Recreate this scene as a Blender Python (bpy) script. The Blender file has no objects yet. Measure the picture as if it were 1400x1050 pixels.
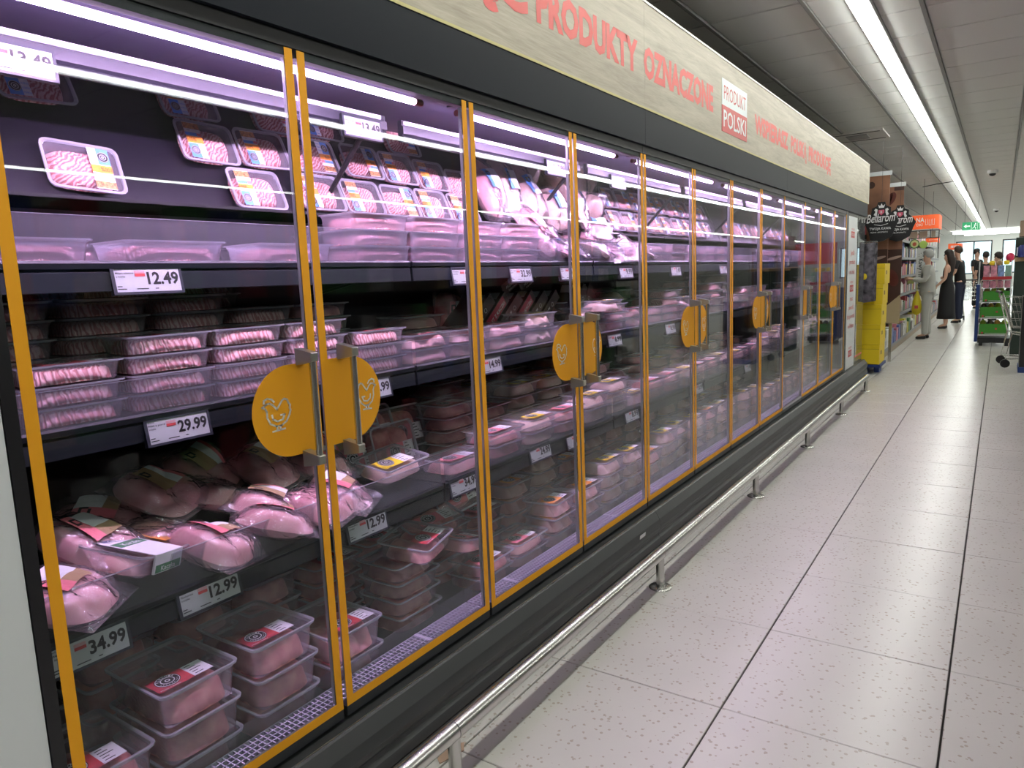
import bpy, math, random
from mathutils import Vector, Matrix, noise
random.seed(7)
S = bpy.context.scene
COL = S.collection
# ------------------------------------------------------------ camera, world, exposure
cam = bpy.data.objects.new('camera', bpy.data.cameras.new('camera')); COL.objects.link(cam)
r_ = Vector((0.82884021, 0.55806395, -0.03985649)); u_ = Vector((-0.04682738, 0.14018319, 0.98901763)); f_ = Vector((-0.5575223, 0.8178712, -0.14232213))
cam.matrix_world = Matrix(((r_.x, u_.x, -f_.x, 1.403), (r_.y, u_.y, -f_.y, -.535), (r_.z, u_.z, -f_.z, 1.397), (0, 0, 0, 1)))
cam.data.sensor_width = 36; cam.data.lens = 25.249; cam.data.clip_start = .05; cam.data.clip_end = 200
S.camera = cam
w = bpy.data.worlds.new('world'); S.world = w; w.use_nodes = True
w.node_tree.nodes['Background'].inputs[0].default_value = (.75, .87, 1, 1)
w.node_tree.nodes['Background'].inputs[1].default_value = 1.6
S.view_settings.view_transform = 'Standard'; S.view_settings.look = 'None'; S.view_settings.gamma = 1
S.view_settings.use_curve_mapping = False
S.view_settings.exposure = 0.6
S.cycles.max_bounces = 10; S.cycles.transparent_max_bounces = 40; S.cycles.diffuse_bounces = 4; S.cycles.glossy_bounces = 4
S.cycles.caustics_reflective = False; S.cycles.sample_clamp_indirect = 4
HALL = 9.0       # strength of the shop's ceiling strips
CASE = 330.0      # strength of the violet meat-case tubes
P = .669         # door pitch
PI = math.pi
# ------------------------------------------------------------ materials
MATS = {}
def mat(name, col=(.5, .5, .5), rough=.5, metal=0, emit=None, es=0, bump=0, bscale=30, var=0, spec=.5, stretch=(1, 1, 1)):
    if name in MATS: return MATS[name]
    m = bpy.data.materials.new(name); m.use_nodes = True; MATS[name] = m
    nt = m.node_tree; b = nt.nodes['Principled BSDF']
    b.inputs['Base Color'].default_value = (*col, 1); b.inputs['Roughness'].default_value = rough
    b.inputs['Metallic'].default_value = metal; b.inputs['Specular IOR Level'].default_value = spec
    if emit: b.inputs['Emission Color'].default_value = (*emit, 1); b.inputs['Emission Strength'].default_value = es
    if bump or var:
        tc = nt.nodes.new('ShaderNodeTexCoord'); mp = nt.nodes.new('ShaderNodeMapping'); mp.inputs['Scale'].default_value = stretch
        n = nt.nodes.new('ShaderNodeTexNoise'); n.inputs['Scale'].default_value = bscale; n.inputs['Detail'].default_value = 3
        nt.links.new(tc.outputs['Object'], mp.inputs[0]); nt.links.new(mp.outputs[0], n.inputs['Vector'])
        if bump:
            bp = nt.nodes.new('ShaderNodeBump'); bp.inputs['Strength'].default_value = bump; bp.inputs['Distance'].default_value = .003
            nt.links.new(n.outputs[0], bp.inputs['Height']); nt.links.new(bp.outputs[0], b.inputs['Normal'])
        if var:
            cr = nt.nodes.new('ShaderNodeValToRGB'); cr.color_ramp.elements[0].position = .3; cr.color_ramp.elements[1].position = .7
            cr.color_ramp.elements[0].color = (*[c * (1 - var) for c in col], 1); cr.color_ramp.elements[1].color = (*[min(1, c * (1 + var)) for c in col], 1)
            nt.links.new(n.outputs[0], cr.inputs[0]); nt.links.new(cr.outputs[0], b.inputs['Base Color'])
    return m
def clear(name, tint=(1, 1, 1), frost=0., frostcol=(.9, .9, .95), rough=.05, bump=0, bscale=60, ior=1.45, gain=1.0, bdist=.004):
    """thin clear sheet: straight-through transparency, Fresnel reflection and some milky scatter"""
    m = bpy.data.materials.new(name); m.use_nodes = True; MATS[name] = m; nt = m.node_tree
    nt.nodes.remove(nt.nodes['Principled BSDF']); out = nt.nodes['Material Output']
    N = nt.nodes.new; L = nt.links.new
    tr = N('ShaderNodeBsdfTransparent'); tr.inputs[0].default_value = (*tint, 1)
    gl = N('ShaderNodeBsdfGlossy'); gl.inputs['Roughness'].default_value = rough
    fr = N('ShaderNodeFresnel')
    ge = N('ShaderNodeNewGeometry'); mi_ = N('ShaderNodeMix'); mi_.inputs[2].default_value = ior; mi_.inputs[3].default_value = 1 / ior
    L(ge.outputs['Backfacing'], mi_.inputs[0]); L(mi_.outputs[0], fr.inputs[0])      # same reflectance from both sides: no false total reflection inside a thin sheet
    last = tr.outputs[0]
    if frost:
        df = N('ShaderNodeBsdfDiffuse'); df.inputs[0].default_value = (*frostcol, 1); tl = N('ShaderNodeBsdfTranslucent'); tl.inputs[0].default_value = (*frostcol, 1)
        a = N('ShaderNodeMixShader'); a.inputs[0].default_value = .45; L(df.outputs[0], a.inputs[1]); L(tl.outputs[0], a.inputs[2])
        c = N('ShaderNodeMixShader'); c.inputs[0].default_value = frost; L(last, c.inputs[1]); L(a.outputs[0], c.inputs[2]); last = c.outputs[0]
    mx = N('ShaderNodeMixShader')
    if gain != 1:
        mu = N('ShaderNodeMath'); mu.operation = 'MULTIPLY'; mu.use_clamp = True; mu.inputs[1].default_value = gain; L(fr.outputs[0], mu.inputs[0]); L(mu.outputs[0], mx.inputs[0])
    else: L(fr.outputs[0], mx.inputs[0])
    L(last, mx.inputs[1]); L(gl.outputs[0], mx.inputs[2]); L(mx.outputs[0], out.inputs[0])
    if bump:
        tc = N('ShaderNodeTexCoord'); n = N('ShaderNodeTexNoise'); n.inputs['Scale'].default_value = bscale; n.inputs['Detail'].default_value = 2
        bp = N('ShaderNodeBump'); bp.inputs['Strength'].default_value = bump; bp.inputs['Distance'].default_value = bdist; n.inputs['Distortion'].default_value = .8 if bdist > .005 else 0
        L(tc.outputs['Object'], n.inputs['Vector']); L(n.outputs[0], bp.inputs['Height']); L(bp.outputs[0], gl.inputs['Normal']); L(bp.outputs[0], fr.inputs['Normal'])
    return m
dark = mat('charcoal_metal', (.022, .026, .03), .42, bump=.05, bscale=200)
fasc = mat('slate_panel', (.0085, .011, .0165), .48, spec=.16)
blk = mat('black_plastic', (.008, .008, .01), .4)
inner = mat('case_liner', (.0035, .0025, .008), .4, metal=.2, bump=.15, bscale=6)
shelfm = mat('shelf_steel', (.010, .014, .017), .45, spec=.35)
lightsteel = mat('pale_steel', (.5, .5, .55), .3, metal=.6)
white = mat('white_paint', (.72, .75, .76), .5)
steel = mat('brushed_steel', (.60, .60, .57), .27, metal=1)
alu = mat('aluminium', (.62, .62, .6), .3, metal=1)
orange = mat('ochre_vinyl', (.82, .365, .012), .6, spec=.3)
offw = mat('off_white_print', (.85, .8, .68), .5)
inkw = mat('eink_paper', (.50, .53, .52), .55)
ink = mat('black_ink', (.012, .012, .012), .5)
redp = mat('red_print', (.55, .07, .07), .5)
salmon = mat('salmon_lettering', (.68, .13, .12), .5)
pinkp = mat('pink_label', (.85, .22, .27), .45)
whitep = mat('white_label', (.85, .85, .87), .45)
orangep = mat('orange_label', (.95, .35, .05), .45)
yellowp = mat('yellow_label', (.9, .68, .03), .45)
bluep = mat('blue_label', (.12, .33, .85), .45)
greenp = mat('green_label', (.08, .25, .12), .45)
kraftp = mat('kraft_label', (.42, .28, .15), .6)
glass = clear('door_glass', (.93, .95, .95), rough=.0, ior=1.36, gain=.7)
tagglass = clear('riser_plastic', (.86, .87, .9), frost=.10, rough=.1, ior=1.45, gain=.6)
tray_m = clear('tray_plastic', (.96, .95, .97), frost=.26, frostcol=(.95, .9, .97), rough=.15, bump=.3, bscale=90, gain=1.5)
milky_m = clear('milky_plastic', (.92, .9, .96), frost=.34, frostcol=(1, .9, 1), rough=.22)
rim_m = clear('rim_plastic', (.9, .9, .95), frost=.52, rough=.15, gain=2)
film_m = clear('lid_film', (.97, .96, .98), frost=.05, rough=.08, bump=.25, bscale=25)
bag_m = clear('bag_film', (.97, .95, .98), frost=.11, rough=.12, bump=1.0, bscale=30, gain=2.6, bdist=.012)
def meat_mat(name, c1, c2, scale, stretchv=(1, 1, 1), rough=.38, wave=False):
    m = bpy.data.materials.new(name); m.use_nodes = True; nt = m.node_tree; b = nt.nodes['Principled BSDF']; N = nt.nodes.new; L = nt.links.new
    tc = N('ShaderNodeTexCoord'); mp = N('ShaderNodeMapping'); mp.inputs['Scale'].default_value = stretchv; L(tc.outputs['Object'], mp.inputs[0])
    if wave:
        n = N('ShaderNodeTexWave'); n.inputs['Scale'].default_value = scale; n.inputs['Distortion'].default_value = 8; n.bands_direction = 'DIAGONAL'; n.inputs['Detail'].default_value = 2; n.inputs['Detail Scale'].default_value = 1.2
    else:
        n = N('ShaderNodeTexNoise'); n.inputs['Scale'].default_value = scale; n.inputs['Detail'].default_value = 4
    L(mp.outputs[0], n.inputs['Vector'])
    cr = N('ShaderNodeValToRGB'); cr.color_ramp.elements[0].color = (*c1, 1); cr.color_ramp.elements[1].color = (*c2, 1)
    cr.color_ramp.elements[0].position = .3; cr.color_ramp.elements[1].position = .68
    L(n.outputs[1 if wave else 0], cr.inputs[0]) if wave else L(n.outputs[0], cr.inputs[0])
    L(cr.outputs[0], b.inputs['Base Color']); b.inputs['Roughness'].default_value = rough
    bp = N('ShaderNodeBump'); bp.inputs['Strength'].default_value = .9 if wave else .5; bp.inputs['Distance'].default_value = .003
    L(n.outputs[1 if wave else 0], bp.inputs['Height']); L(bp.outputs[0], b.inputs['Normal'])
    return m
mince_m = meat_mat('minced_turkey', (.60, .20, .19), (.96, .60, .56), 44, (1, 1, .4), wave=True)
fillet_m = meat_mat('poultry_fillet', (.74, .32, .28), (.92, .60, .52), 14)
darkm_m = meat_mat('dark_poultry', (.42, .10, .10), (.80, .38, .33), 22)
skin_m = meat_mat('chicken_skin', (.78, .50, .40), (.93, .72, .60), 12)
# ------------------------------------------------------------ mesh builder
class MB:
    def __init__(s): s.v = []; s.f = []; s.m = []; s.s = []
    def add(s, vs, fs, mi=0, M=None, sm=False):
        o = len(s.v); s.v += [tuple(M @ Vector(p)) if M else tuple(p) for p in vs]
        for f in fs: s.f.append([o + i for i in f]); s.m.append(mi); s.s.append(sm)
        return s
    def box(s, x0, x1, y0, y1, z0, z1, mi=0, M=None):
        v = [(x, y, z) for x in (x0, x1) for y in (y0, y1) for z in (z0, z1)]
        return s.add(v, [(0, 1, 3, 2), (4, 6, 7, 5), (0, 4, 5, 1), (2, 3, 7, 6), (0, 2, 6, 4), (1, 5, 7, 3)], mi, M)
    def prism(s, prof, y0, y1, mi=0, M=None, sm=False):
        n = len(prof); v = [(x, y0, z) for x, z in prof] + [(x, y1, z) for x, z in prof]
        s.add(v, [(i, (i + 1) % n, n + (i + 1) % n, n + i) for i in range(n)], mi, M, sm)
        return s.add(v, [list(range(n))[::-1], list(range(n, 2 * n))], mi, M)
    def ring(s, loops, mi=0, M=None, sm=False, cap0=False, cap1=False):
        n = len(loops[0]); v = [p for l in loops for p in l]; f = []
        for k in range(len(loops) - 1):
            for i in range(n): f.append((k * n + i, k * n + (i + 1) % n, (k + 1) * n + (i + 1) % n, (k + 1) * n + i))
        s.add(v, f, mi, M, sm)
        if cap0: s.add(loops[0], [list(range(n))[::-1]], mi, M)
        if cap1: s.add(loops[-1], [list(range(n))], mi, M)
        return s
    def tube(s, pts, r, n=8, mi=0, M=None, caps=True):
        pts = [Vector(p) for p in pts]; loops = []; rs = r if isinstance(r, (list, tuple)) else [r] * len(pts)
        for i, p in enumerate(pts):
            d = (pts[min(i + 1, len(pts) - 1)] - pts[max(i - 1, 0)]).normalized()
            a = d.cross(Vector((0, 0, 1)) if abs(d.z) < .9 else Vector((1, 0, 0))).normalized(); b = a.cross(d)
            loops.append([tuple(p + (a * math.cos(t * 2 * PI / n) + b * math.sin(t * 2 * PI / n)) * rs[i]) for t in range(n)])
        return s.ring(loops, mi, M, True, caps, caps)
    def lathe(s, prof, n=16, mi=0, M=None, sm=True, c=(0, 0, 0)):
        return s.ring([[(c[0] + r * math.cos(t * 2 * PI / n), c[1] + r * math.sin(t * 2 * PI / n), c[2] + z) for t in range(n)] for r, z in prof], mi, M, sm, True, True)
    def mesh(s, name, mats):
        me = bpy.data.meshes.new(name); me.from_pydata(s.v, [], s.f)
        for m in mats: me.materials.append(m)
        me.polygons.foreach_set('material_index', s.m); me.polygons.foreach_set('use_smooth', s.s); me.update()
        return me
    def build(s, name, mats, parent=None, M=None):
        return ob(name, s.mesh(name, mats if isinstance(mats, (list, tuple)) else [mats]), parent, M)
def ob(name, me, parent=None, M=None):
    o = bpy.data.objects.new(name, me); COL.objects.link(o)
    if M: o.matrix_local = M
    if parent: o.parent = parent
    return o
def tag(o, label=None, cat=None, group=None, kind=None):
    if label: o['label'] = label
    if cat: o['category'] = cat
    if group: o['group'] = group
    if kind: o['kind'] = kind
    return o
def empty(name, loc, label, cat, group=None, rz=0):
    o = bpy.data.objects.new(name, None); COL.objects.link(o); o.location = loc; o.rotation_euler = (0, 0, rz); o.empty_display_size = .1
    o.matrix_world = Matrix.Translation(loc) @ Matrix.Rotation(rz, 4, 'Z')
    return tag(o, label, cat, group)
def T(x, y, z, rx=0, ry=0, rz=0): return Matrix.Translation((x, y, z)) @ Matrix.Rotation(rz, 4, 'Z') @ Matrix.Rotation(ry, 4, 'Y') @ Matrix.Rotation(rx, 4, 'X')
# text: unit meshes, left aligned, baseline 0, capital height 1
TXT = {}
def text_data(t, bold=0.0):
    if (t, bold) in TXT: return TXT[(t, bold)]
    c = bpy.data.curves.new('t', 'FONT'); c.body = t; c.resolution_u = 2; c.offset = bold
    o = bpy.data.objects.new('t', c); COL.objects.link(o); dg = bpy.context.evaluated_depsgraph_get()
    me = bpy.data.meshes.new_from_object(o.evaluated_get(dg))
    v = [(p.co.x, p.co.y) for p in me.vertices]; f = [tuple(q.vertices) for q in me.polygons]
    bpy.data.objects.remove(o); bpy.data.curves.remove(c); bpy.data.meshes.remove(me)
    x0 = min(p[0] for p in v); v = [((a - x0) / .682, b / .682) for a, b in v]
    TXT[(t, bold)] = (v, f, max(p[0] for p in v)); return TXT[(t, bold)]
def put_text(mb, t, o, right, up, h, width=None, mi=0, bold=0.0, center=False):
    v, f, wd = text_data(t, bold); o = Vector(o); right = Vector(right); up = Vector(up)
    sx = (width / wd) if width else h
    if center: o = o - right * (wd * sx / 2)
    mb.add([tuple(o + right * (a * sx) + up * (b * h)) for a, b in v], f, mi)
Yv, Zv = Vector((0, 1, 0)), Vector((0, 0, 1))

# ============================================================ the hall
floor = tag(MB().box(-9, 14, -7, 50, -.12, -.012).build('floor', mat('floor_bed', (.035, .032, .03), .8)), kind='structure')
def floor_tile_mat():
    m = bpy.data.materials.new('speckled_tile'); m.use_nodes = True; nt = m.node_tree; b = nt.nodes['Principled BSDF']; N = nt.nodes.new; L = nt.links.new
    g = N('ShaderNodeNewGeometry')
    n = N('ShaderNodeTexNoise'); n.inputs['Scale'].default_value = 2.2; n.inputs['Detail'].default_value = 3; L(g.outputs['Position'], n.inputs['Vector'])
    cr = N('ShaderNodeValToRGB'); cr.color_ramp.elements[0].color = (.55, .53, .50, 1); cr.color_ramp.elements[1].color = (.64, .62, .58, 1); L(n.outputs[0], cr.inputs[0])
    v = N('ShaderNodeTexVoronoi'); v.inputs['Scale'].default_value = 48; v.inputs['Randomness'].default_value = 1; L(g.outputs['Position'], v.inputs['Vector'])
    n2 = N('ShaderNodeTexNoise'); n2.inputs['Scale'].default_value = 34; L(g.outputs['Position'], n2.inputs['Vector'])
    a = N('ShaderNodeMath'); a.operation = 'LESS_THAN'; a.inputs[1].default_value = .26; L(v.outputs['Distance'], a.inputs[0])
    c = N('ShaderNodeMath'); c.operation = 'GREATER_THAN'; c.inputs[1].default_value = .47; L(n2.outputs[0], c.inputs[0])
    d = N('ShaderNodeMath'); d.operation = 'MULTIPLY'; L(a.outputs[0], d.inputs[0]); L(c.outputs[0], d.inputs[1])
    mx = N('ShaderNodeMix'); mx.data_type = 'RGBA'; mx.inputs[7].default_value = (.44, .39, .34, 1)
    L(d.outputs[0], mx.inputs[0]); L(cr.outputs[0], mx.inputs[6]); L(mx.outputs[2], b.inputs['Base Color'])
    b.inputs['Roughness'].default_value = .27; b.inputs['Specular IOR Level'].default_value = .5
    bp = N('ShaderNodeBump'); bp.inputs['Strength'].default_value = .08; bp.inputs['Distance'].default_value = .002; n3 = N('ShaderNodeTexNoise'); n3.inputs['Scale'].default_value = 9; L(g.outputs['Position'], n3.inputs['Vector'])
    L(n3.outputs[0], bp.inputs['Height']); L(bp.outputs[0], b.inputs['Normal'])
    return m
ftm = floor_tile_mat()
def tile_mesh(name, hx, hy, t, m, b=.002):
    mb = MB(); lp = lambda a, z: [(-hx + a, -hy + a, z), (hx - a, -hy + a, z), (hx - a, hy - a, z), (-hx + a, hy - a, z)]
    mb.ring([lp(0, -t), lp(0, -b), lp(b, 0)], 0, cap1=True); return mb.mesh(name, [m])
TW = .604; TX0 = .111; TY0 = 1.602
tm = tile_mesh('floor_tile', TW / 2 - .0030, TW / 2 - .0018, .012, ftm)
for i in range(-1, 5):
    for j in range(-4, 28):
        ob('floor_tile', tm, floor, Matrix.Translation((TX0 + (i + .5) * TW, TY0 + (j + .5) * TW, random.uniform(-.0006, .0006))))
far = MB(); xa, xb, ya, yb = TX0 - TW, TX0 + 5 * TW, TY0 - 4 * TW, TY0 + 28 * TW
for a, b, c, d in ((-9, xa, -7, 50), (xb, 14, -7, 50), (xa, xb, -7, ya), (xa, xb, yb, 50)):
    far.box(a, b, c, d, -.011, 0)
def joint_mat(name, base, line, pitchx, pitchy, offx, offy, rough, lw=.006):
    m = bpy.data.materials.new(name); m.use_nodes = True; nt = m.node_tree; b = nt.nodes['Principled BSDF']; N = nt.nodes.new; L = nt.links.new
    g = N('ShaderNodeNewGeometry'); sp = N('ShaderNodeSeparateXYZ'); L(g.outputs['Position'], sp.inputs[0]); outs = []
    for k, (pt, of) in enumerate(((pitchx, offx), (pitchy, offy))):
        s1 = N('ShaderNodeMath'); s1.operation = 'SUBTRACT'; s1.inputs[1].default_value = of - 100 * pt; L(sp.outputs[k], s1.inputs[0])
        s2 = N('ShaderNodeMath'); s2.operation = 'MODULO'; s2.inputs[1].default_value = pt; L(s1.outputs[0], s2.inputs[0])
        s3 = N('ShaderNodeMath'); s3.operation = 'LESS_THAN'; s3.inputs[1].default_value = lw; L(s2.outputs[0], s3.inputs[0]); outs.append(s3)
    mx = N('ShaderNodeMath'); mx.operation = 'MAXIMUM'; L(outs[0].outputs[0], mx.inputs[0]); L(outs[1].outputs[0], mx.inputs[1])
    c = N('ShaderNodeMix'); c.data_type = 'RGBA'; c.inputs[6].default_value = (*base, 1); c.inputs[7].default_value = (*line, 1)
    L(mx.outputs[0], c.inputs[0]); L(c.outputs[2], b.inputs['Base Color']); b.inputs['Roughness'].default_value = rough; return m
far.build('far_paving', joint_mat('far_paving', (.62, .6, .57), (.14, .13, .12), TW, TW, TX0, TY0, .27), floor)
# ceiling: dark T-bars with lay-in tiles
CW = .608; CX0 = -.31; CY0 = 5.08; CZ = 3.04
ceil_m = mat('ceiling_tile', (.68, .685, .67), .85, bump=.2, bscale=120)
ceiling = tag(MB().box(-9, 14, -7, 50, CZ + .02, CZ + .12).build('ceiling', mat('ceiling_void', (.1, .1, .1), .9)), kind='structure')
cm_ = tile_mesh('ceiling_tile', CW / 2 - .014, CW / 2 - .008, .012, ceil_m, .006)
flip = Matrix.Rotation(PI, 4, 'X'); nt_ = 0
for i in range(-6, 5):
    for j in range(-6, 21):
        if i == 1: continue
        ob('ceiling_tile', cm_, ceiling, Matrix.Translation((CX0 + (i + .5) * CW, CY0 + (j + .5) * CW, CZ)) @ flip); nt_ += 1
for j in range(-6, 21):      # the row that carries the light strip is cut into two narrow halves
    for a, b in ((CX0 + CW + .012, .53), (.654, CX0 + 2 * CW - .012)):
        hx = (b - a) / 2; k = ('half', round(hx, 4))
        if k not in TXT: TXT[k] = tile_mesh('ceiling_tile', hx, CW / 2 - .008, .012, ceil_m, .006)
        ob('ceiling_tile', TXT[k], ceiling, Matrix.Translation(((a + b) / 2, CY0 + (j + .5) * CW, CZ)) @ flip)
run = MB()
for i in range(-6, 6): run.box(CX0 + i * CW - .012, CX0 + i * CW + .012, -7, 50, CZ - .012, CZ + .02)
run.build('ceiling_runner', mat('grey_runner', (.24, .24, .235), .6), ceiling)['kind'] = 'stuff'
fc = MB(); cya, cyb = CY0 - 6 * CW, CY0 + 21 * CW; cxa, cxb = CX0 - 6 * CW, CX0 + 5 * CW
for a, b, c, d in ((-9, cxa, -7, 50), (cxb, 14, -7, 50), (cxa, cxb, -7, cya), (cxa, .53, cyb, 50), (.654, cxb, cyb, 50)):
    fc.box(a, b, c, d, CZ + .001, CZ + .015)
fc.build('far_ceiling', joint_mat('far_ceiling', (.68, .68, .66), (.22, .22, .21), CW, CW, CX0 - .005, CY0 - .005, .85, .012), ceiling)
wallm = mat('wall_paint', (.55, .53, .5), .8)
for n, bx in dict(wall_left=(-9.2, -9, -7, 50, 0, 3.1), wall_right=(14, 14.2, -7, 50, 0, 3.1), wall_back=(-9.2, 14.2, -7.2, -7, 0, 3.1)).items():
    tag(MB().box(*bx).build(n, wallm), kind='structure')
# far wall with windows
fw = MB()
wins = [(-.9, .90), (1.38, 3.6), (4.3, 7.2)]
xs = [-9.2] + [v for w_ in wins for v in w_] + [14.2]
fw.box(-9.2, 14.2, 50, 50.25, 0, .7); fw.box(-9.2, 14.2, 50, 50.25, 2.62, 3.1)
for k in range(0, len(xs), 2): fw.box(xs[k], xs[k + 1], 50, 50.25, .7, 2.62)
tag(fw.build('wall_far', mat('far_wall_paint', (.66, .68, .66), .8)), kind='structure')
skyp = mat('daylight_blind', (.6, .72, .76), .6, emit=(.72, .88, .95), es=1.15)
for k, (a, b) in enumerate(wins):
    wf = MB(); t = .07
    wf.box(a, b, 50.0, 50.08, .7, .7 + t); wf.box(a, b, 50.0, 50.08, 2.62 - t, 2.62)
    for x in (a, (a + b) / 2 - t / 2, b - t): wf.box(x, x + t, 50.0, 50.08, .7, 2.62)
    W = tag(wf.build('window_%d' % (k + 1), mat('dark_frame', (.03, .035, .04), .5)), kind='structure')
    MB().box(a, b, 50.14, 50.15, .7, 2.62).build('pane', clear('win_glass%d' % k, (.9, .95, .95), rough=0), W)
    for q in range(16): MB().box(a, b, 50.18, 50.20, .74 + q * .12, .835 + q * .12).build('blind_slat', skyp, W)
# ceiling light strips: a lit diffuser in a slim housing
lamp_m = mat('lit_diffuser', (.9, .95, .9), .4, emit=(.975, 1, .93), es=HALL * 2.0)
hous = mat('lamp_housing', (.55, .55, .54), .4)
for k, (x, lab) in enumerate(((.592, 'long white ceiling light strip running above the aisle beside the cabinets'), (4.17, 'long ceiling light strip above the next aisle to the right'), (8.58, 'long ceiling light strip farthest to the right of the shop'))):
    L_ = empty('ceiling_light', (x, 20, CZ), lab, 'ceiling light')
    MB().box(x - .060, x + .060, -4, 46, CZ - .03, CZ + .015).build('housing', hous, None, Matrix()).parent = L_
    L_.children[-1].matrix_parent_inverse = L_.matrix_world.inverted()
    n = 34
    df = MB()
    for q in range(n):
        y0 = -4 + q * 50 / n; df.box(x - .046, x + .040, y0 + .004, y0 + 50 / n - .004, CZ - .048, CZ - .03)
    o = df.build('diffuser', lamp_m); o.parent = L_; o.matrix_parent_inverse = L_.matrix_world.inverted()
for k, (y, x0, x1) in enumerate(((44.5, -.8, 3.2), (47.5, -.4, 3.0))):
    tag(MB().box(x0, x1, y - .06, y + .06, CZ - .16, CZ - .06).build('ceiling_light', lamp_m), ['cross ceiling light strip nearer to the shoppers, before the windows', 'cross ceiling light strip close to the far windows'][k], 'ceiling light')

# ============================================================ the refrigerated cabinets
def child(o, parent):
    o.parent = parent; o.matrix_parent_inverse = parent.matrix_world.inverted(); return o
tube_m = mat('meat_tube', (.8, .8, .9), .3, emit=(.95, .60, 1.06), es=CASE)
tube_front = mat('meat_tube_front', (.8, .8, .9), .3, emit=(.95, .66, 1.05), es=6)
strip_m = mat('rail_led', (.8, .7, .9), .3, emit=(.62, .42, .72), es=1.3)
capm = mat('red_cap', (.25, .03, .03), .4)
SH = [('upper', 1.476, -.273, .1), ('middle', 1.116, -.280, .085), ('lower', .704, -.18, .09)]
ordn = ['first', 'second', 'third', 'fourth', 'fifth', 'sixth', 'seventh', 'eighth', 'ninth', 'tenth', 'eleventh', 'twelfth']
def hen_points():
    body = [(.30, .80), (.22, .76), (.30, .70), (.33, .62), (.33, .45), (.40, .27), (.55, .17), (.70, .17), (.84, .26), (.93, .42), (.97, .55), (.95, .62), (.97, .70), (.93, .76), (.90, .86), (.82, .90), (.76, .86), (.60, .64), (.50, .78), (.42, .84), (.34, .83), (.30, .80)]
    comb = [(.27, .86), (.28, .94), (.37, .98), (.48, .94), (.54, .86)]
    wing = [(.46, .50), (.48, .38), (.60, .30), (.74, .33), (.80, .46), (.70, .46)]
    return [body, comb, wing, [(.57, .17), (.57, .05)], [(.66, .17), (.66, .05)], [(.45, .04), (.78, .06)]]
def ribbon(mb, pts, wd, mapf, mi):
    for a, b in zip(pts[:-1], pts[1:]):
        d = Vector((b[0] - a[0], b[1] - a[1])); l = d.length; d /= l; n = Vector((-d.y, d.x)) * wd / 2; e = d * wd * .4
        q = [(a[0] - e.x + n.x, a[1] - e.y + n.y), (b[0] + e.x + n.x, b[1] + e.y + n.y), (b[0] + e.x - n.x, b[1] + e.y - n.y), (a[0] - e.x - n.x, a[1] - e.y - n.y)]
        mb.add([mapf(*p) for p in q], [(0, 1, 2, 3)], mi)
def make_door(i, par):
    y0 = i * P + .0068; y1 = (i + 1) * P - .0068; right = (i % 2 == 0)   # right: handle on the right
    D = child(MB().box(-.032, 0, y0, y1, .255, .282).build('door', dark), par)
    child(MB().box(-.03, -.006, y0, y1, 1.938, 1.956).build('top_rail', dark), D)
    child(MB().box(-.004, 0, y0, y1, .282, 1.956).build('glass_pane', glass), D)
    tw = random.uniform(-.0022, .0022); ym = (y0 + y1) / 2
    child(MB().box(-.028, -.024, y0 + .018, y1 - .018, .30, 1.935, 0, Matrix.Translation((-.026, ym, 0)) @ Matrix.Rotation(tw, 4, 'Z') @ Matrix.Translation((.026, -ym, 0))).build('glass_pane', glass), D)
    sp = MB()
    for a in (y0 + .012, y1 - .018): child(MB().box(-.019, -.009, a, a + .006, .30, 1.935).build('spacer_bar', lightsteel), D)
    child(MB().box(-.019, -.009, y0 + .02, y1 - .02, .290, .298).build('spacer_bar', lightsteel), D)
    bm = MB(); t = .0012
    st = i != 8
    if st:
        for q in ((y0, y0 + .0225, .283, 1.954), (y1 - .0225, y1, .283, 1.954), (y0 + .0225, y1 - .0225, .283, .307)): child(MB().box(0, t, *q).build('ochre_border', orange), D)
    else:
        bm.box(0, t, y0, y1, .283, .300); child(bm.build('pale_border', lightsteel), D)
    R = .111; zc = 1.109; d = .088
    if st:
        s = MB()
        if right: yc = y1 - d; pts = [(y1, zc + R)] + [(yc - R * math.sin(a), zc + R * math.cos(a)) for a in [k * PI / 28 for k in range(29)]] + [(y1, zc - R)]
        else: yc = y0 + d; pts = [(y0, zc + R)] + [(yc + R * math.sin(a), zc + R * math.cos(a)) for a in [k * PI / 28 for k in range(29)]] + [(y0, zc - R)]
        n = len(pts)
        s.add([(.0014, y, z) for y, z in pts] + [(.0026, y, z) for y, z in pts], [list(range(n)), list(range(n, 2 * n))] + [(k, (k + 1) % n, n + (k + 1) % n, n + k) for k in range(n)], 0)
        stk = child(s.build('round_sticker', orange), D)
        h = MB(); cy = yc - .043 if right else yc + .06
        for pl in hen_points():
            mapf = (lambda a, b: (.0034, cy + (a - .6) * .105, zc + (b - .52) * .085)) if right else (lambda a, b: (.0034, cy - (a - .6) * .09, zc + (b - .50) * .085))
            ribbon(h, pl, .05, mapf, 0)
        tag(child(h.build('hen_print', offw), stk), 'white outline drawing of a hen')
    hy = y1 - .054 if right else y0 + .064
    hm = MB(); hm.tube([(.05, hy, .975), (.05, hy, 1.245)], .0085, 12)
    H = child(hm.build('handle', steel), D)
    for z in (.985, 1.236):
        br = MB(); lp = lambda x, a, b: [(x, hy - a, z - b), (x, hy + a, z - b), (x, hy + a, z + b), (x, hy - a, z + b)]
        br.ring([lp(.002, .011, .020), lp(.006, .011, .020), lp(.058, .011, .011), lp(.061, .009, .009)], 0, cap0=True, cap1=True)
        child(br.build('handle_bracket', mat('satin_steel', (.45, .46, .40), .35, metal=.9)), H)
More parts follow.
